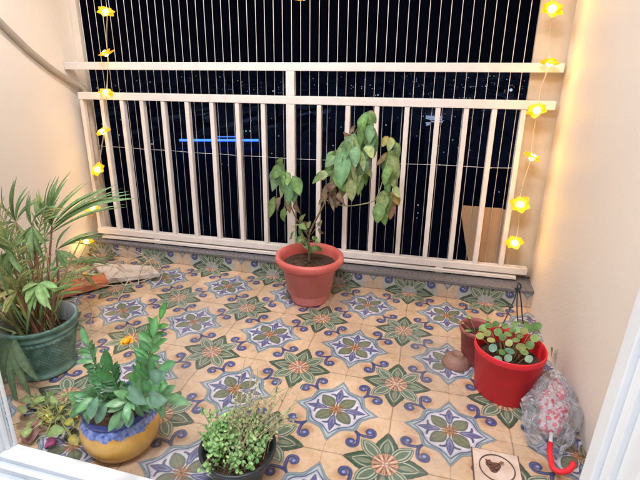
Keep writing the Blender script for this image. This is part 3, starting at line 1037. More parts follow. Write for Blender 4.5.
FANS = [  # hub (x, y, Y), leaflets as tips (x, y, Y), half width px
    ((52, 226, -.72), [(51, 178, -.76), (59, 176, -.68), (72, 170, -.7), (106, 188, -.62), (132, 194, -.5), (138, 198, -.52), (44, 200, -.8), (66, 200, -.66)], 2.9, gp),
    ((44, 238, -.60), [(62, 186, -.5), (84, 182, -.4), (118, 184, -.3), (100, 200, -.36), (128, 207, -.28)], 2.4, gp),
    ((16, 222, -.72), [(2, 186, -.8), (14, 180, -.7), (28, 186, -.66), (40, 200, -.66), (-14, 200, -.8), (-12, 230, -.8), (-4, 250, -.8), (14, 262, -.76), (30, 246, -.7)], 2.6, gp),
    ((32, 226, -.80), [(24, 256, -.86), (33, 262, -.86), (40, 256, -.82), (20, 245, -.84), (46, 246, -.8), (50, 205, -.8), (30, 192, -.8)], 3.0, gp),
    ((56, 250, -.66), [(100, 232, -.44), (112, 236, -.4), (92, 246, -.44), (70, 226, -.6), (80, 262, -.6), (68, 270, -.68)], 2.6, gp),
    ((38, 284, -.92), [(26, 304, -1.0), (30, 312, -1.0), (50, 298, -.96), (58, 288, -.9), (22, 292, -.98), (46, 308, -1.0)], 4.2, gp2),
    ((8, 252, -.90), [(-10, 240, -.98), (-8, 270, -.96), (10, 286, -.96), (24, 272, -.92), (26, 240, -.86), (4, 228, -.9)], 3.4, gp),
    ((18, 290, -.95), [(-4, 300, -1.0), (2, 276, -1.0), (6, 314, -1.02), (28, 270, -.95)], 3.8, gp3),
    ((46, 300, -.80), [(66, 276, -.72), (76, 282, -.72), (62, 262, -.7), (84, 292, -.7)], 2.4, gp2)]
for hub, tips, w, col in FANS:
    H = at(*hub)
    rt = gc + V(((H.x - gc.x) * .15 + random.uniform(-.03, .03), (H.y - gc.y) * .25 + random.uniform(-.03, .03), .15))
    sp = spline([rt, rt * .5 + H * .5 + V((random.uniform(-.02, .02), .0, .02)), H], 8)
    tube(bs, sp, [.0075 - .0045 * i / len(sp) for i in range(len(sp))], 7, col=red)
    for k, tp in enumerate(tips):
        T = at(*tp)
        for rep in range(2):
            T2 = T + V((random.uniform(-.03, .03), random.uniform(-.04, .04), random.uniform(-.03, .02))) * rep
            mid = H * .45 + T2 * .55 + V((0, 0, (T2 - H).length * .10))
            leafc = (H + T2) / 2
            leaf(bm, H, T2, w / 240 * (.86 - .2 * rep), up=V((random.uniform(-.3, .3), -.5, 1)), curl=.09, fold=.4, col=col, n=9)
# long bright frond leaning to the right across the debris
H0, H1 = at(34, 282, -.72), at(98, 262, -.36)
sp = spline([gc + V((.03, .06, .2)), H0, (H0 + H1) / 2 + V((0, 0, .04)), H1], 10)
tube(bs, sp, .0025, 6, col=(.25, .32, .10))
for i in range(12, len(sp) - 1, 1):
    d = (sp[i + 1] - sp[i - 1]).normalized()
    for s in (-1, 1):
        sd = d.cross(V((0, 0, 1))).normalized() * s
        q = (d * .8 + sd * .6 + V((0, 0, random.uniform(-.25, .25)))).normalized() * random.uniform(.08, .14)
        leaf(bm, sp[i], sp[i] + q, .006, col=(.13, .30, .11), n=6, curl=.06)
# feathery fronds, finer and yellower
for pts in ([(26, 300, -.9), (20, 262, -.88), (8, 228, -.9), (-6, 206, -.92)], [(30, 296, -.86), (36, 258, -.8), (40, 226, -.78), (46, 206, -.76)],
            [(20, 300, -.92), (8, 276, -.95), (-6, 262, -.97), (-20, 256, -1.0)], [(40, 300, -.82), (60, 280, -.7), (76, 274, -.6), (92, 276, -.5)],
            [(24, 290, -.9), (14, 250, -.92), (-2, 236, -.95), (-18, 232, -.98)]):
    sp = spline([gc + V((random.uniform(-.04, .04), random.uniform(-.04, .04), .15))] + [at(*q) for q in pts], 8)
    tube(bs, sp, .0022, 6, col=(.30, .32, .12))
    for i in range(9, len(sp) - 1):
        d = (sp[i + 1] - sp[i - 1]).normalized()
        for s_ in (-1, 1):
            sd = d.cross(V((random.uniform(-.2, .2), -1, .5))).normalized() * s_
            q = (d * .8 + sd * .75 + V((0, 0, random.uniform(-.35, .1)))).normalized() * random.uniform(.06, .11)
            leaf(bm, sp[i], sp[i] + q, .0042, up=V((0, -1, .6)), col=random.choice([(.30, .42, .15), (.24, .38, .15), (.42, .42, .16)]), n=5, curl=.07)
# hanging fan in front of the pot
H = at(13, 334, -1.0)
tube(bs, spline([gc + V((-.05, -.1, .2)), gc + V((-.09, -.2, .33)), H + V((0, .0, .01)), H], 8), .0032, 7, col=(.20, .26, .12))
for a, b, y, w in ((40, 382, -1.06, 5.5), (32, 398, -1.08, 4.5), (20, 410, -1.08, 4.5), (4, 388, -1.06, 5), (-8, 372, -1.02, 4), (-6, 350, -1.0, 4)):
    leaf(bm, H, at(a, b, y), w / 260, up=V((random.uniform(-.3, .3), -1, .2)), curl=.07, fold=.3, col=(.16, .27, .14), n=10)
# grassy shoots rising from the pot, some yellowing
for k in range(74):
    a = random.uniform(0, 2 * PI)
    r = random.uniform(0, .075)
    p = gc + V((r * math.cos(a), r * math.sin(a), .15))
    h = random.uniform(.16, .42)
    q = p + V((random.gauss(-.03, .07), random.gauss(0, .06), h))
    if k < 15:
        c0 = random.choice([red, (.24, .10, .05), (.30, .24, .10), (.24, .28, .12)])
        sp = spline([p, (p + q) / 2 + V((random.gauss(0, .012), 0, .01)), q], 5)
        tube(bs, sp, [.0055 - .003 * i / len(sp) for i in range(len(sp))], 6, col=c0)
    else:
        q = p + V((random.gauss(-.10, .12), random.gauss(.0, .12), h * 1.1))
        leaf(bm, p, q, .006, up=V((random.uniform(-1, 1), -1, .2)), curl=random.uniform(-.1, .15), fold=.4, col=random.choice([gp3, (.42, .38, .12), gp2, gp]), n=8)
obj('stem', bs, M_STEM, t)
obj('foliage', bm, M_LEAFM, t)

# ---- black pot with a fine leaved bush
kc = V((-.222, -1.165, 0))
t = thing('potted_plant', 'small black pot crowded with a wispy fine leaved bush, at the bottom edge', 'potted plant', kc)
bm = bmesh.new()
pot_ring(bm, [(0, .004), (.062, .004), (.068, 0), (.072, .008), (.094, .10), (.100, .102), (.112, .106), (.115, .118), (.112, .124), (.106, .122), (.100, .11), (.090, .06)], kc)
pot = obj('pot', bm, M_BLACKP, t, smooth=True)
bm = bmesh.new(); disc(bm, kc, .0975, .092, amp=.007)
r_ = obj('soil', bm, M_SOIL, None); r_.data.transform(Matrix.Translation(-kc)); r_.parent = pot
bm = bmesh.new(); bs = bmesh.new()
straw = (.42, .36, .20)
for k in range(145):
    a = random.uniform(0, 2 * PI)
    r = .088 * math.sqrt(random.random())
    p = kc + V((r * math.cos(a), r * math.sin(a), .092))
    wisp = random.random() < .30
    if wisp:
        q = kc + V((random.uniform(-.04, .17), random.uniform(-.02, .17), random.uniform(.15, .31)))
    else:
        q = p + V((math.cos(a) * random.uniform(0, .04) - .01, math.sin(a) * random.uniform(0, .04), random.uniform(.03, .10)))
    m_ = (p + q) / 2 + V((random.gauss(0, .012), random.gauss(0, .012), .015))
    sp = spline([p, m_, q], 6)
    tube(bs, sp, .0011, 4, col=straw if wisp else (.22, .26, .10), cap=False)
    n = 9 if wisp else 10
    for j in range(n):
        c = sp[min(len(sp) - 1, int(len(sp) * (.3 + .7 * j / n)))]
        d = V((random.gauss(0, 1), random.gauss(0, 1), random.gauss(.3, .8))).normalized()
        L0 = random.uniform(.008, .013) * (.9 if wisp else 1.25)
        cc = random.choice([(.28, .48, .18), (.38, .54, .24), (.20, .42, .14)]) if not wisp else random.choice([(.36, .42, .22), (.45, .45, .26), (.28, .38, .18)])
        leaf(bm, c, c + d * L0, L0 * .36, up=V((random.uniform(-1, 1), -.5, 1)), col=cc, n=3)
obj('stem', bs, M_STEM, t)
obj('foliage', bm, M_LEAFM, t)

# ---- low trailing plant in the left corner by the sill
sc_ = onz(58, 425, .0)
t = thing('trailing_plant', 'low yellow green trailing plant sprawling on the tiles between the blue pot and sill', 'plant', sc_)
bm = bmesh.new(); bs = bmesh.new()
TL = [(38, 412, 55, 420, 5, g4), (30, 408, 46, 396, 4, g3), (22, 398, 34, 404, 4, g3), (46, 434, 66, 431, 6, (.30, .40, .16)), (24, 438, 30, 426, 5, g3), (52, 424, 44, 412, 4, g4),
      (58, 404, 50, 396, 3, g3), (70, 410, 78, 418, 4, (.36, .34, .07)), (66, 420, 74, 426, 4, (.36, .34, .07)), (64, 398, 74, 392, 3, g3), (60, 412, 64, 424, 3, g3), (70, 436, 78, 446, 4, g4),
      (76, 428, 82, 424, 4, (.36, .34, .07)), (34, 420, 28, 430, 4, g3), (48, 402, 60, 398, 3, g3), (76, 444, 82, 440, 3, g3), (56, 428, 62, 436, 3, g1), (40, 398, 48, 404, 4, g1),
      (66, 404, 60, 412, 3, g4), (72, 402, 80, 408, 3, g3), (26, 414, 18, 406, 4, g3), (52, 412, 60, 406, 3, g1), (36, 404, 28, 398, 3, g4), (80, 412, 84, 404, 3, g3)]
for (a, b, c, d, w, col) in TL:
    z = random.uniform(.025, .07)
    p, q = onz(a, b, z), onz(c, d, z + random.uniform(-.015, .02))
    tube(bs, spline([sc_ + V((random.uniform(-.05, .05), random.uniform(-.03, .03), .004)), (sc_ + p) / 2 + V((0, 0, .03)), p], 4), .0016, 5, col=(.30, .32, .12))
    leaf(bm, p, q, w / 290, up=V((random.uniform(-.3, .3), random.uniform(-.5, .1), 1)), curl=.1, fold=.2, col=col, n=7, shape=1.2, wav=.1)
for k in range(70):
    c = onz(random.uniform(34, 84), random.uniform(392, 428), random.uniform(.02, .07))
    d = V((random.gauss(0, 1), random.gauss(0, 1), .3)).normalized()
    L0 = random.uniform(.01, .026)
    leaf(bm, c, c + d * L0, L0 * .38, col=random.choice([g3, g1, (.24, .27, .10), g1]), n=4, up=V((0, -.3, 1)))
for k in range(14):
    p = sc_ + V((random.uniform(-.12, .14), random.uniform(-.10, .12), .006))
    tube(bs, spline([p, p + V((random.uniform(-.05, .05), random.uniform(-.05, .05), .03)), p + V((random.uniform(-.1, .1), random.uniform(-.1, .1), .012))], 5), .0014, 5, col=random.choice([(.45, .38, .25), (.3, .3, .14)]))
obj('stem', bs, M_STEM, t)
obj('foliage', bm, M_LEAFM, t)
bm = bmesh.new()
p = onz(36, 442, .012)
leaf(bm, onz(30, 444, .012), onz(36, 421, .035), .032, up=V((0, -.4, 1)), curl=.16, fold=.2, col=(.25, .13, .11), n=8, shape=1.2)
tag(obj('dry_leaf', bm, M_DRY), 'broad brown dead leaf lying beside the door sill at the left corner', 'leaf')
bm = bmesh.new()
leaf(bm, onz(44, 448, .006), onz(58, 442, .012), .022, up=V((0, 0, 1)), curl=.2, fold=.3, col=(.22, .05, .12), n=7)
tag(obj('fallen_petal', bm, M_DRY), 'dark purple crumpled petal on the tiles just above the sill', 'petal')

# ------------------------------------------------------------------ debris by the left wall
m_or = mat('orange_paint', (.56, .21, .10), .75, .25, 16, bump=.002, bscale=40, col2=(.50, .15, .06))
m_wh = mat('whitish_foam', (.66, .58, .53), .6, .10, 12, bump=.001, bscale=40)


def slab(pts, z0, z1):
    bm = bmesh.new()
    lo_ = [bm.verts.new((p.x, p.y, z0 + (i % 2) * .0)) for i, p in enumerate(pts)]
    hi_ = [bm.verts.new((p.x, p.y, z1)) for p in pts]
    bm.faces.new(lo_); bm.faces.new(hi_[::-1])
    for i in range(len(pts)):
        j = (i + 1) % len(pts)
        bm.faces.new((lo_[j], lo_[i], hi_[i], hi_[j]))
    bmesh.ops.recalc_face_normals(bm, faces=bm.faces[:])
    return bm


tag(obj('orange_plank', slab([onz(24, 297, .05), onz(46, 281, .05), onz(104, 272, .05), onz(108, 280, .05), onz(62, 292, .05)], .012, .048), m_or, bevel=.003),
    'rough orange plank lying on the floor behind the palm', 'plank')
tag(obj('white_plank', slab([onz(92, 262, .05), onz(152, 265, .05), onz(159, 272, .05), onz(106, 279, .05)], .018, .046), m_wh, bevel=.003),
    'off white plank lying on the floor near the kerb, strewn with dry straw', 'plank')
t = thing('dry_fronds', 'tangle of dry straw coloured palm fibres lying over the planks', 'dried leaves', onz(120, 268, 0))
bm = bmesh.new()
for k in range(70):
    a = onz(random.uniform(55, 150), random.uniform(246, 284), random.uniform(.03, .10))
    ang = random.gauss(.15, .9)
    d = V((math.cos(ang), math.sin(ang), 0)) * random.uniform(.06, .2)
    b_ = a + d + V((0, 0, random.uniform(-.04, .02)))
    if b_.x > -1.12 or a.x < -1.82 or b_.y > .17 or a.y > .17: continue
    b_.z = max(b_.z, .006)
    c0 = random.choice([(.50, .38, .26), (.36, .27, .17), (.40, .33, .30), (.28, .22, .12)])
    leaf(bm, a, b_, random.uniform(.002, .006), up=V((random.uniform(-.5, .5), 0, 1)), curl=random.uniform(-.05, .2), fold=.5, col=c0, n=7)
obj('fibres', bm, M_DRY, t)
bm = bmesh.new()
for pts in ([(138, 285), (140, 272), (143, 266)], [(113, 246), (138, 252), (150, 263), (152, 272)], [(152, 288), (162, 276), (158, 262)], [(96, 286), (130, 284), (158, 276)],
            [(132, 268), (158, 274), (174, 264)], [(70, 296), (86, 300), (92, 312), (90, 328)], [(118, 300), (124, 286), (112, 276)]):
    tube(bm, spline([onz(a, b, random.uniform(.02, .06)) for a, b in pts], 6), .0022, 5, col=random.choice([(.55, .46, .36), (.40, .31, .22)]))
obj('stalks', bm, M_DRY, t)
# dark leaf litter in the back left corner
bm = bmesh.new()
for k in range(120):
    a = V((random.uniform(-1.88, -1.66), random.uniform(-.03, .17), random.uniform(.004, .05)))
    d = V((random.gauss(0, 1), random.gauss(0, 1), random.gauss(0, .4))).normalized() * random.uniform(.02, .05)
    q = a + d
    if q.x < XL + .005 or q.y > YB - .01: continue
    q.z = max(.004, q.z)
    leaf(bm, a, q, random.uniform(.004, .010), col=random.choice([(.20, .17, .12), (.12, .16, .08), (.30, .24, .15), (.16, .12, .09)]), n=4, curl=.1)
tag(obj('leaf_litter', bm, M_DRY), 'dull brown leaf litter heaped in the back left corner', 'leaf litter', kind='stuff')

bm = bmesh.new()
for k in range(90):
    a = V((XR - random.uniform(.004, .05), random.uniform(-.9, .1), random.uniform(.003, .012)))
    q = a + V((random.gauss(0, .014), random.gauss(0, .02), 0))
    q.x = min(q.x, XR - .003)
    leaf(bm, a, q, random.uniform(.002, .006), col=random.choice([(.20, .15, .10), (.30, .22, .14), (.15, .11, .08)]), n=4)
tag(obj('dry_debris', bm, M_DRY), 'thin scatter of dry brown bits along the foot of the right wall', 'debris', kind='stuff')
bm = bmesh.new()
leaf(bm, V((XR - .01, -.30, .045)), V((XR - .02, -.335, .10)), .02, up=V((-1, 0, .2)), col=(.18, .24, .12), n=7)
tag(obj('fallen_leaf', bm, M_LEAFM), 'single dull green leaf stuck against the right wall behind the red bucket', 'leaf')

# ------------------------------------------------------------------ floor drain
dc = V((.5385, -.928, 0))
t = thing('floor_drain', 'square pinkish white drain cover with a round ring and dark centre', 'floor drain', dc)
m_pl = mat('drain_plate', (.60, .46, .38), .35, .1, 18, col2=(.66, .53, .46))
m_ed = mat('drain_edge', (.13, .07, .05), .7, .3, 40)
obj('edge', bx(dc + V((-.0725, -.0725, .0005)), dc + V((.0725, .0725, .004))), m_ed, t)
bm = bmesh.new()
box(bm, dc + V((-.0685, -.0685, .0045)), dc + V((.0685, .0685, .007)))
obj('plate', bm, m_pl, t, bevel=.001)
bm = bmesh.new()
lathe(bm, [(.050, .0075), (.050, .0095), (.0535, .0095), (.0535, .0075)], dc, 48)
obj('ring', bm, m_ed, t)
bm = bmesh.new()
lathe(bm, [(.0, .0085), (.020, .0085), (.021, .0075)], dc + V((-.010, .004, 0)), 24, disp=lambda a, j, z: .004 * math.sin(a * 3) if j else 0)
hole = obj('grate', bm, m_ed, t)
bm = bmesh.new()
for k in range(9):
    a = dc + V((-.010, .004, .011)) + V((random.uniform(-.016, .016), random.uniform(-.014, .014), 0))
    leaf(bm, a, a + V((random.uniform(-.018, .018), random.uniform(-.018, .018), .003)), .005, col=(.16, .06, .04), n=4)
obj('debris', bm, M_DRY, t)

# ------------------------------------------------------------------ folded umbrella in a clear bag against the right wall
tip, hnd = V((.772, -.54, .11)), V((.700, -.845, .035))
t = thing('folded_umbrella', 'folded red and white flowered umbrella with a red hooked handle, lying by the right wall', 'umbrella', hnd)
bm = bmesh.new()
ax = (tip - hnd)
n = 40
rings = []
sd = ax.cross(V((0, 0, 1))).normalized(); up2 = sd.cross(ax.normalized())
st = []
for j in range(26):
    f = j / 25
    c = hnd + ax * (.22 + .74 * f)
    r = .043 * math.sin(PI * min(1, .10 + f * .88)) ** .6 * (1.0 - .35 * f)
    ring = []
    for k in range(n):
        a = 2 * PI * k / n
        rr = r * (1 + .26 * math.sin(7 * a + f * 3.2) + .5 * noise.noise(V((math.cos(a) * 1.5, math.sin(a) * 1.5, f * 5)))) + .003 * math.sin(17 * a + f * 9)
        p = c + (sd * math.cos(a) + up2 * math.sin(a)) * rr
        p.x = min(p.x, XR - .012)
        p.z = max(p.z, .004)
        ring.append(bm.verts.new(p))
    rings.append(ring)
for a, b in zip(rings, rings[1:]):
    for k in range(n): bm.faces.new((a[k], a[(k + 1) % n], b[(k + 1) % n], b[k]))
bm.faces.new(rings[0][::-1]); bm.faces.new(rings[-1])
m_um, tt, pp = nt('flowered_cloth')
N, L = tt.nodes, tt.links
tc = N.new('ShaderNodeTexCoord'); vo = N.new('ShaderNodeTexVoronoi'); vo.inputs['Scale'].default_value = 60; L.new(tc.outputs['Object'], vo.inputs['Vector'])
nz = N.new('ShaderNodeTexNoise'); nz.inputs['Scale'].default_value = 34; nz.inputs['Detail'].default_value = 8; L.new(tc.outputs['Object'], nz.inputs['Vector'])
mu = N.new('ShaderNodeMath'); mu.operation = 'MULTIPLY_ADD'; mu.inputs[1].default_value = .6; L.new(vo.outputs['Distance'], mu.inputs[0]); L.new(nz.outputs['Fac'], mu.inputs[2])
cr = N.new('ShaderNodeValToRGB'); cr.color_ramp.interpolation = 'EASE'
e = cr.color_ramp.elements; e[0].position = .77; e[0].color = (.60, .012, .05, 1); e[1].position = .86; e[1].color = (.62, .50, .53, 1)
L.new(mu.outputs[0], cr.inputs[0]); L.new(cr.outputs[0], pp.inputs['Base Color']); pp.inputs['Roughness'].default_value = .6
obj('canopy', bm, m_um, t, smooth=True)
bm = bmesh.new()
tube(bm, [hnd, hnd + ax * .24], .006, 10)
obj('shaft', bm, M_ALU, t)
bm = bmesh.new()
hk = [hnd + ax * .10, hnd + ax * .02, onz(551, 460, .03), onz(553, 468, .03), onz(560, 472, .03), onz(569, 470, .035), onz(574, 463, .045)]
tube(bm, spline(hk, 6), .0085, 12)
obj('handle', bm, M_RED, t, smooth=True)
bm = bmesh.new(); tube(bm, [tip - ax * .04, tip + ax * .06], [.006, .003], 8)
obj('ferrule', bm, M_ALU, t)
# the clear plastic bag
bm = bmesh.new()
n = 72
rings = []
for j in range(46):
    f = j / 45
    c = hnd + ax * (.02 + 1.0 * f) + V((-.012 * math.sin(PI * f), 0, .0))
    r = (.026 + .062 * math.sin(PI * min(1, f * .95 + .05)) ** .8 * (1 - .42 * f))
    ring = []
    for k in range(n):
        a = 2 * PI * k / n
        d = sd * math.cos(a) + up2 * math.sin(a)
        nn_ = noise.noise(c * 16 + d * 1.5) * .6 + (.5 - abs(noise.noise(c * 26 + d * 2.6)) * 1.6) * .45 + noise.noise(c * 70 + d * 6) * .12
        p = c + d * r * (1 + .7 * nn_)
        p.x = min(p.x, XR - .006 - abs(nn_) * .004)
        p.z = max(p.z, .003 + abs(nn_) * .004)
        ring.append(bm.verts.new(p))
    rings.append(ring)
for a, b in zip(rings, rings[1:]):
    for k in range(n): bm.faces.new((a[k], a[(k + 1) % n], b[(k + 1) % n], b[k]))
m_bag, tt, pp = nt('clear_film')
N, L = tt.nodes, tt.links
tr = N.new('ShaderNodeBsdfTransparent'); tr.inputs[0].default_value = (.93, .95, .98, 1)
pp.inputs['Base Color'].default_value = (.72, .76, .82, 1); pp.inputs['Roughness'].default_value = .16
ms = N.new('ShaderNodeMixShader')
lw = N.new('ShaderNodeLayerWeight'); lw.inputs[0].default_value = .35
mr = N.new('ShaderNodeMapRange'); mr.inputs[3].default_value = .20; mr.inputs[4].default_value = .62
nb = N.new('ShaderNodeTexVoronoi'); nb.feature = 'DISTANCE_TO_EDGE'; nb.inputs['Scale'].default_value = 42; tc = N.new('ShaderNodeTexCoord'); L.new(tc.outputs['Object'], nb.inputs['Vector'])
bb = N.new('ShaderNodeBump'); bb.inputs['Distance'].default_value = .02; L.new(nb.outputs['Distance'], bb.inputs['Height']); L.new(bb.outputs[0], pp.inputs['Normal'])
L.new(lw.outputs['Facing'], mr.inputs[0]); L.new(mr.outputs[0], ms.inputs[0]); L.new(tr.outputs[0], ms.inputs[1]); L.new(pp.outputs[0], ms.inputs[2]); L.new(ms.outputs[0], N['Material Output'].inputs[0])
tag(obj('plastic_bag', bm, m_bag, smooth=True), 'crumpled clear plastic bag wrapped round the flowered umbrella', 'bag')

# ------------------------------------------------------------------ the city at night
ZG = -45.0
m_gnd, tt, pp = nt('night_ground')
N, L = tt.nodes, tt.links
pp.inputs['Base Color'].default_value = (.03, .04, .065, 1); pp.inputs['Roughness'].default_value = .95
tc = N.new('ShaderNodeTexCoord')
mp = N.new('ShaderNodeMapping'); mp.inputs['Scale'].default_value = (1, .22, 1); L.new(tc.outputs['Object'], mp.inputs[0])
def _nz(scale, det):
    n_ = N.new('ShaderNodeTexNoise'); n_.inputs['Scale'].default_value = scale; n_.inputs['Detail'].default_value = det; n_.inputs['Roughness'].default_value = .65
    L.new(mp.outputs[0], n_.inputs['Vector']); return n_
def _mr(src, a0, a1, b0=0, b1=1):
    r_ = N.new('ShaderNodeMapRange'); r_.inputs[1].default_value = a0; r_.inputs[2].default_value = a1; r_.inputs[3].default_value = b0; r_.inputs[4].default_value = b1
    L.new(src, r_.inputs[0]); return r_.outputs[0]
def _mul(a_, b_):
    m_ = N.new('ShaderNodeMath'); m_.operation = 'MULTIPLY'; L.new(a_, m_.inputs[0]); L.new(b_, m_.inputs[1]); return m_.outputs[0]
wide = _mr(_nz(.006, 3).outputs['Fac'], .38, .60)
fine = _mr(_nz(.05, 5).outputs['Fac'], .50, .70)
sx = N.new('ShaderNodeSeparateXYZ'); L.new(tc.outputs['Object'], sx.inputs[0])
far = _mr(sx.outputs['Y'], 230, 420)
glow = _mul(_mul(wide, fine), far)  # haze and street light put into the ground as patchy bluish emission
pp.inputs['Emission Color'].default_value = (.35, .52, 1, 1)
L.new(_mul(glow, _mr(sx.outputs['X'], -400, 300, .03, .12)), pp.inputs['Emission Strength'])
bm = bmesh.new()
vs = [bm.verts.new(p) for p in ((-9000, 2, ZG), (9000, 2, ZG), (9000, 12000, ZG), (-9000, 12000, ZG))]
bm.faces.new(vs)
tag(obj('city_ground', bm, m_gnd), kind='structure')
m_bd = mat('building_wall', (.10, .11, .14), .9, .3, .2)
m_win = [emis('window_white', (.6, .75, 1), .45, (.1, .1, .1)), emis('window_warm', (1, .75, .4), .35, (.1, .1, .1)), emis('window_blue', (.3, .5, 1), .45, (.1, .1, .1))]
kinds = ['low', 'tall', 'wide']
rng = random.Random(3)


def building(x, y, w, d, h, lit, rz):
    bm = bmesh.new()
    box(bm, (-w / 2, -d / 2, 0), (w / 2, d / 2, h), 0)
    box(bm, (-w / 5, -d / 5, h), (w / 5, d / 5, h + 2.5), 0)
    for i in range(int(w / 4)):
        for j in range(int(h / 3.2)):
            if rng.random() < lit:
                xx, zz = -w / 2 + 2 + i * 4, 1.2 + j * 3.2
                ww = .6 if y < 500 else 1.0 if y < 900 else 1.6
                vs = [bm.verts.new(p) for p in ((xx, -d / 2 - .05, zz), (xx + ww, -d / 2 - .05, zz), (xx + ww, -d / 2 - .05, zz + ww * .8), (xx, -d / 2 - .05, zz + ww * .8))]
                bm.faces.new(vs).material_index = rng.choice([1, 1, 2, 3])
    o = obj('building', bm, [m_bd] + m_win)
    o.location = (x, y, ZG)
    o.rotation_euler.z = rz
    return o


for i in range(84):
    u, w = rng.uniform(85, 535), rng.choice([rng.uniform(78, 100), rng.uniform(100, 165)])
    if rng.random() < .45: u = rng.uniform(400, 530)
    p = onz(u, w, ZG)
    if 130 < u < 275 and 125 < w < 170: continue
    o = building(p.x, p.y, rng.uniform(14, 34), 12, rng.uniform(7, 20) if w > 95 else rng.uniform(10, 26), rng.uniform(.04, .22), rng.uniform(-.4, .4))
    tag(o, 'dark distant building with a few lit windows in the night city beyond the railing', 'building', 'dark buildings of the night city')

# long hall with a blue light strip
a, b = onz(180, 147, ZG), onz(262, 147, ZG)
hl = thing('lit_hall', 'long low distant building edged with a glowing blue light strip', 'building', (a + b) / 2)
W = (b - a).length
ang = math.atan2(b.y - a.y, b.x - a.x)
hl.rotation_euler.z = ang
obj('body', bx((-W / 2, 0, 0), (W / 2, 18, 3.4)), m_bd, hl, local=True)
obj('light_strip', bx((-W / 2, -.3, 3.5), (W / 2 - 2, .3, 4.8)), emis('blue_led', (.03, .12, 1), 4.0, (.02, .05, .3)), hl, local=True)
obj('light_strip', bx((-W / 2 + 20, 17, 3.5), (W / 2 - 14, 17.5, 4.0)), emis('blue_led_dim', (.05, .2, 1), 1.6, (.02, .05, .3)), hl, local=True)

lampm = {'white': emis('lamp_white', (.62, .78, 1), .9), 'warm': emis('lamp_warm', (1, .72, .40), .5), 'blue': emis('lamp_blue', (.25, .45, 1), .8), 'green': emis('lamp_green', (.4, 1, .7), .6)}
m_pole = mat('lamp_pole', (.08, .08, .09), .6, .1, 3)


def city_lamp(u, w, s, kind):
    p = onz(u, w, ZG + 8)
    dist = (p - CAMP).length
    r = s * dist / 640
    bm = bmesh.new()
    bmesh.ops.create_icosphere(bm, subdivisions=1, radius=r, matrix=Matrix.Translation((0, 0, 8)))
    for f in bm.faces: f.material_index = 1
    tube(bm, [(0, 0, 0), (0, 0, 8 - r)], .12, 5, mi=0)
    o = obj('city_lamp', bm, [m_pole, lampm[kind]])
    o.location = (p.x, p.y, ZG)
    return o


lab = {'white': 'tiny cold white lamp among the dark city beyond the railing', 'warm': 'tiny warm lamp among the dark city beyond the railing', 'blue': 'tiny blue lamp among the dark city beyond the railing', 'green': 'tiny greenish lamp among the dark city beyond the railing'}
KEY = [(467, 84, 2.4, 'white', 'brightest white lamp of the far city, seen between the two upper rails at right'), (511, 90, 2.0, 'white', 'white city lamp between the upper rails close to the right column'),
       (445, 133, 1.7, 'white', 'bright white city lamp just under the middle rail at right'), (484, 144, 1.6, 'white', 'greenish white city lamp low between the last bars at right'),
       (339, 92, 1.3, 'white', 'white city lamp between the upper rails just right of the post')]
for u, w, s, k, l in KEY: tag(city_lamp(u, w, s, k), l, 'lamp')
CL = [(273, 91, .9, 'white'), (246, 131, 1.1, 'green'), (250, 131, 1.0, 'green'), (243, 131, .9, 'green'), (268, 141, .8, 'white'), (308, 149, .9, 'white'), (119, 135, .7, 'white'), (152, 144, .9, 'white'),
      (233, 82, .6, 'warm'), (242, 82, .6, 'warm'), (225, 84, .6, 'warm'), (310, 112, .9, 'blue'), (301, 82, .6, 'warm'), (327, 84, .6, 'white'), (384, 113, .8, 'white'), (386, 125, .9, 'white'),
      (378, 95, 1.0, 'white'), (428, 81, .5, 'warm'), (434, 83, .5, 'warm'), (454, 80, .7, 'warm'), (490, 76, .6, 'warm'), (494, 76, .6, 'warm'), (526, 79, .7, 'white'), (403, 76, .5, 'warm'), (411, 74, .5, 'warm'),
      (461, 112, .9, 'warm'), (474, 118, .9, 'white'), (428, 131, .8, 'white'), (418, 205, .9, 'white'), (418, 213, .7, 'white'), (417, 218, .6, 'white'), (506, 143, .8, 'green'), (499, 192, .8, 'blue'), (494, 193, .7, 'blue'),
      (438, 146, .7, 'green'), (464, 147, .6, 'white'), (470, 150, .6, 'warm'), (222, 164, .6, 'white'), (228, 165, .6, 'white'), (238, 131, .8, 'white'), (196, 76, .5, 'warm'), (220, 77, .5, 'white')]
for k in range(58):
    if k < 22: u, w = rng.uniform(90, 270), rng.choice([rng.uniform(76, 92), rng.uniform(76, 90), rng.uniform(100, 128)])
    elif k < 32: u, w = rng.uniform(296, 400), rng.uniform(76, 112)
    else: u, w = rng.uniform(400, 528), rng.choice([rng.uniform(76, 95), rng.uniform(108, 150), rng.uniform(108, 135)])
    CL.append((u, w, rng.uniform(.35, .6), rng.choice(['white', 'white', 'warm', 'blue'])))
for u, w, s, k in CL: tag(city_lamp(u, w, s, k), lab[k], 'lamp', k + ' lamps of the night city')
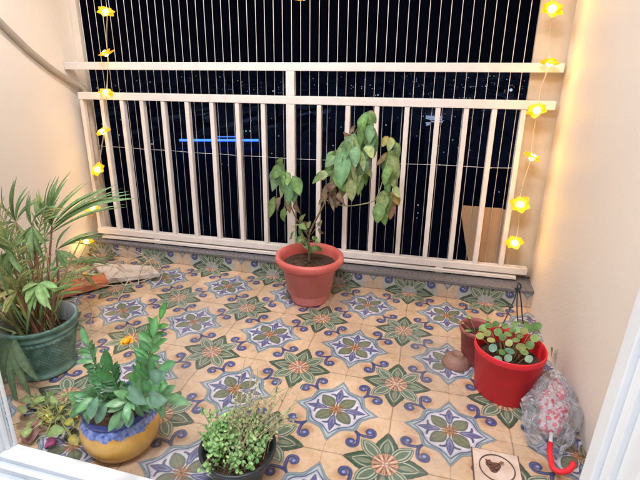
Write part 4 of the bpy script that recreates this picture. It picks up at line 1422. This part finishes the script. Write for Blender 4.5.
# a swathe of white lit roofs at the right
m_roof = emis('lit_roof', (.45, .62, .95), .5, (.3, .35, .4))
for k in range(20):
    u, w = rng.uniform(425, 512), rng.choice([rng.uniform(112, 130), rng.uniform(113, 148)])
    p = onz(u, w, ZG)
    o = obj('lit_shed', bx((0, 0, 0), (rng.uniform(8, 30), rng.uniform(5, 12), 3)), m_roof)
    o.location = p
    o.rotation_euler.z = rng.uniform(-.2, .5)
    tag(o, 'low pale lit roof in the brighter patch of city at the right', 'building', 'pale lit roofs of the night city')

# ------------------------------------------------------------------ light
wd = bpy.data.worlds.new('World')
S.world = wd
wd.use_nodes = True
N, L = wd.node_tree.nodes, wd.node_tree.links
bg = N['Background']
sky = N.new('ShaderNodeTexSky')
sky.sky_type = 'NISHITA'
sky.sun_disc = False
sky.sun_elevation = math.radians(-4)
sky.sun_rotation = math.radians(160)
L.new(sky.outputs[0], bg.inputs[0])
bg.inputs[1].default_value = .10
bg2 = N.new('ShaderNodeBackground')            # city glow on the night sky
bg2.inputs[0].default_value = (.45, .45, 1, 1)
bg2.inputs[1].default_value = .0045
ads = N.new('ShaderNodeAddShader')
L.new(bg.outputs[0], ads.inputs[0]); L.new(bg2.outputs[0], ads.inputs[1]); L.new(ads.outputs[0], N['World Output'].inputs[0])
sun = bpy.data.lights.new('ground_tint_sun', 'SUN')  # unseen blue sun lamp, added to tint the dark city ground
sun.energy = .25
sun.color = (.35, .5, 1)
sun.angle = math.radians(.5)
so = bpy.data.objects.new('ground_tint_sun', sun)
COL.objects.link(so)
so.rotation_euler = (math.radians(50), 0, 0)


def area(name, loc, target, w, h, power, col):
    l = bpy.data.lights.new(name, 'AREA')
    l.shape = 'RECTANGLE'
    l.size, l.size_y = w, h
    l.energy = power
    l.color = col
    o = bpy.data.objects.new(name, l)
    COL.objects.link(o)
    o.location = loc
    o.rotation_euler = (V(target) - V(loc)).to_track_quat('-Z', 'Y').to_euler()
    return o


area('balcony_ceiling_lamp', (-.75, -.75, 2.58), (-.72, -.70, 0), .32, .32, 35, (1, .95, .92))
area('room_ceiling_lamp', (.0, -2.3, 2.56), (-.3, -1.0, 0), 1.1, .25, 52, (.93, .95, 1.0))

S.view_settings.view_transform = 'Standard'
S.view_settings.look = 'None'
S.view_settings.gamma = 1
S.view_settings.exposure = 0
S.render.engine = 'CYCLES'
S.cycles.max_bounces = 8
S.cycles.transparent_max_bounces = 12
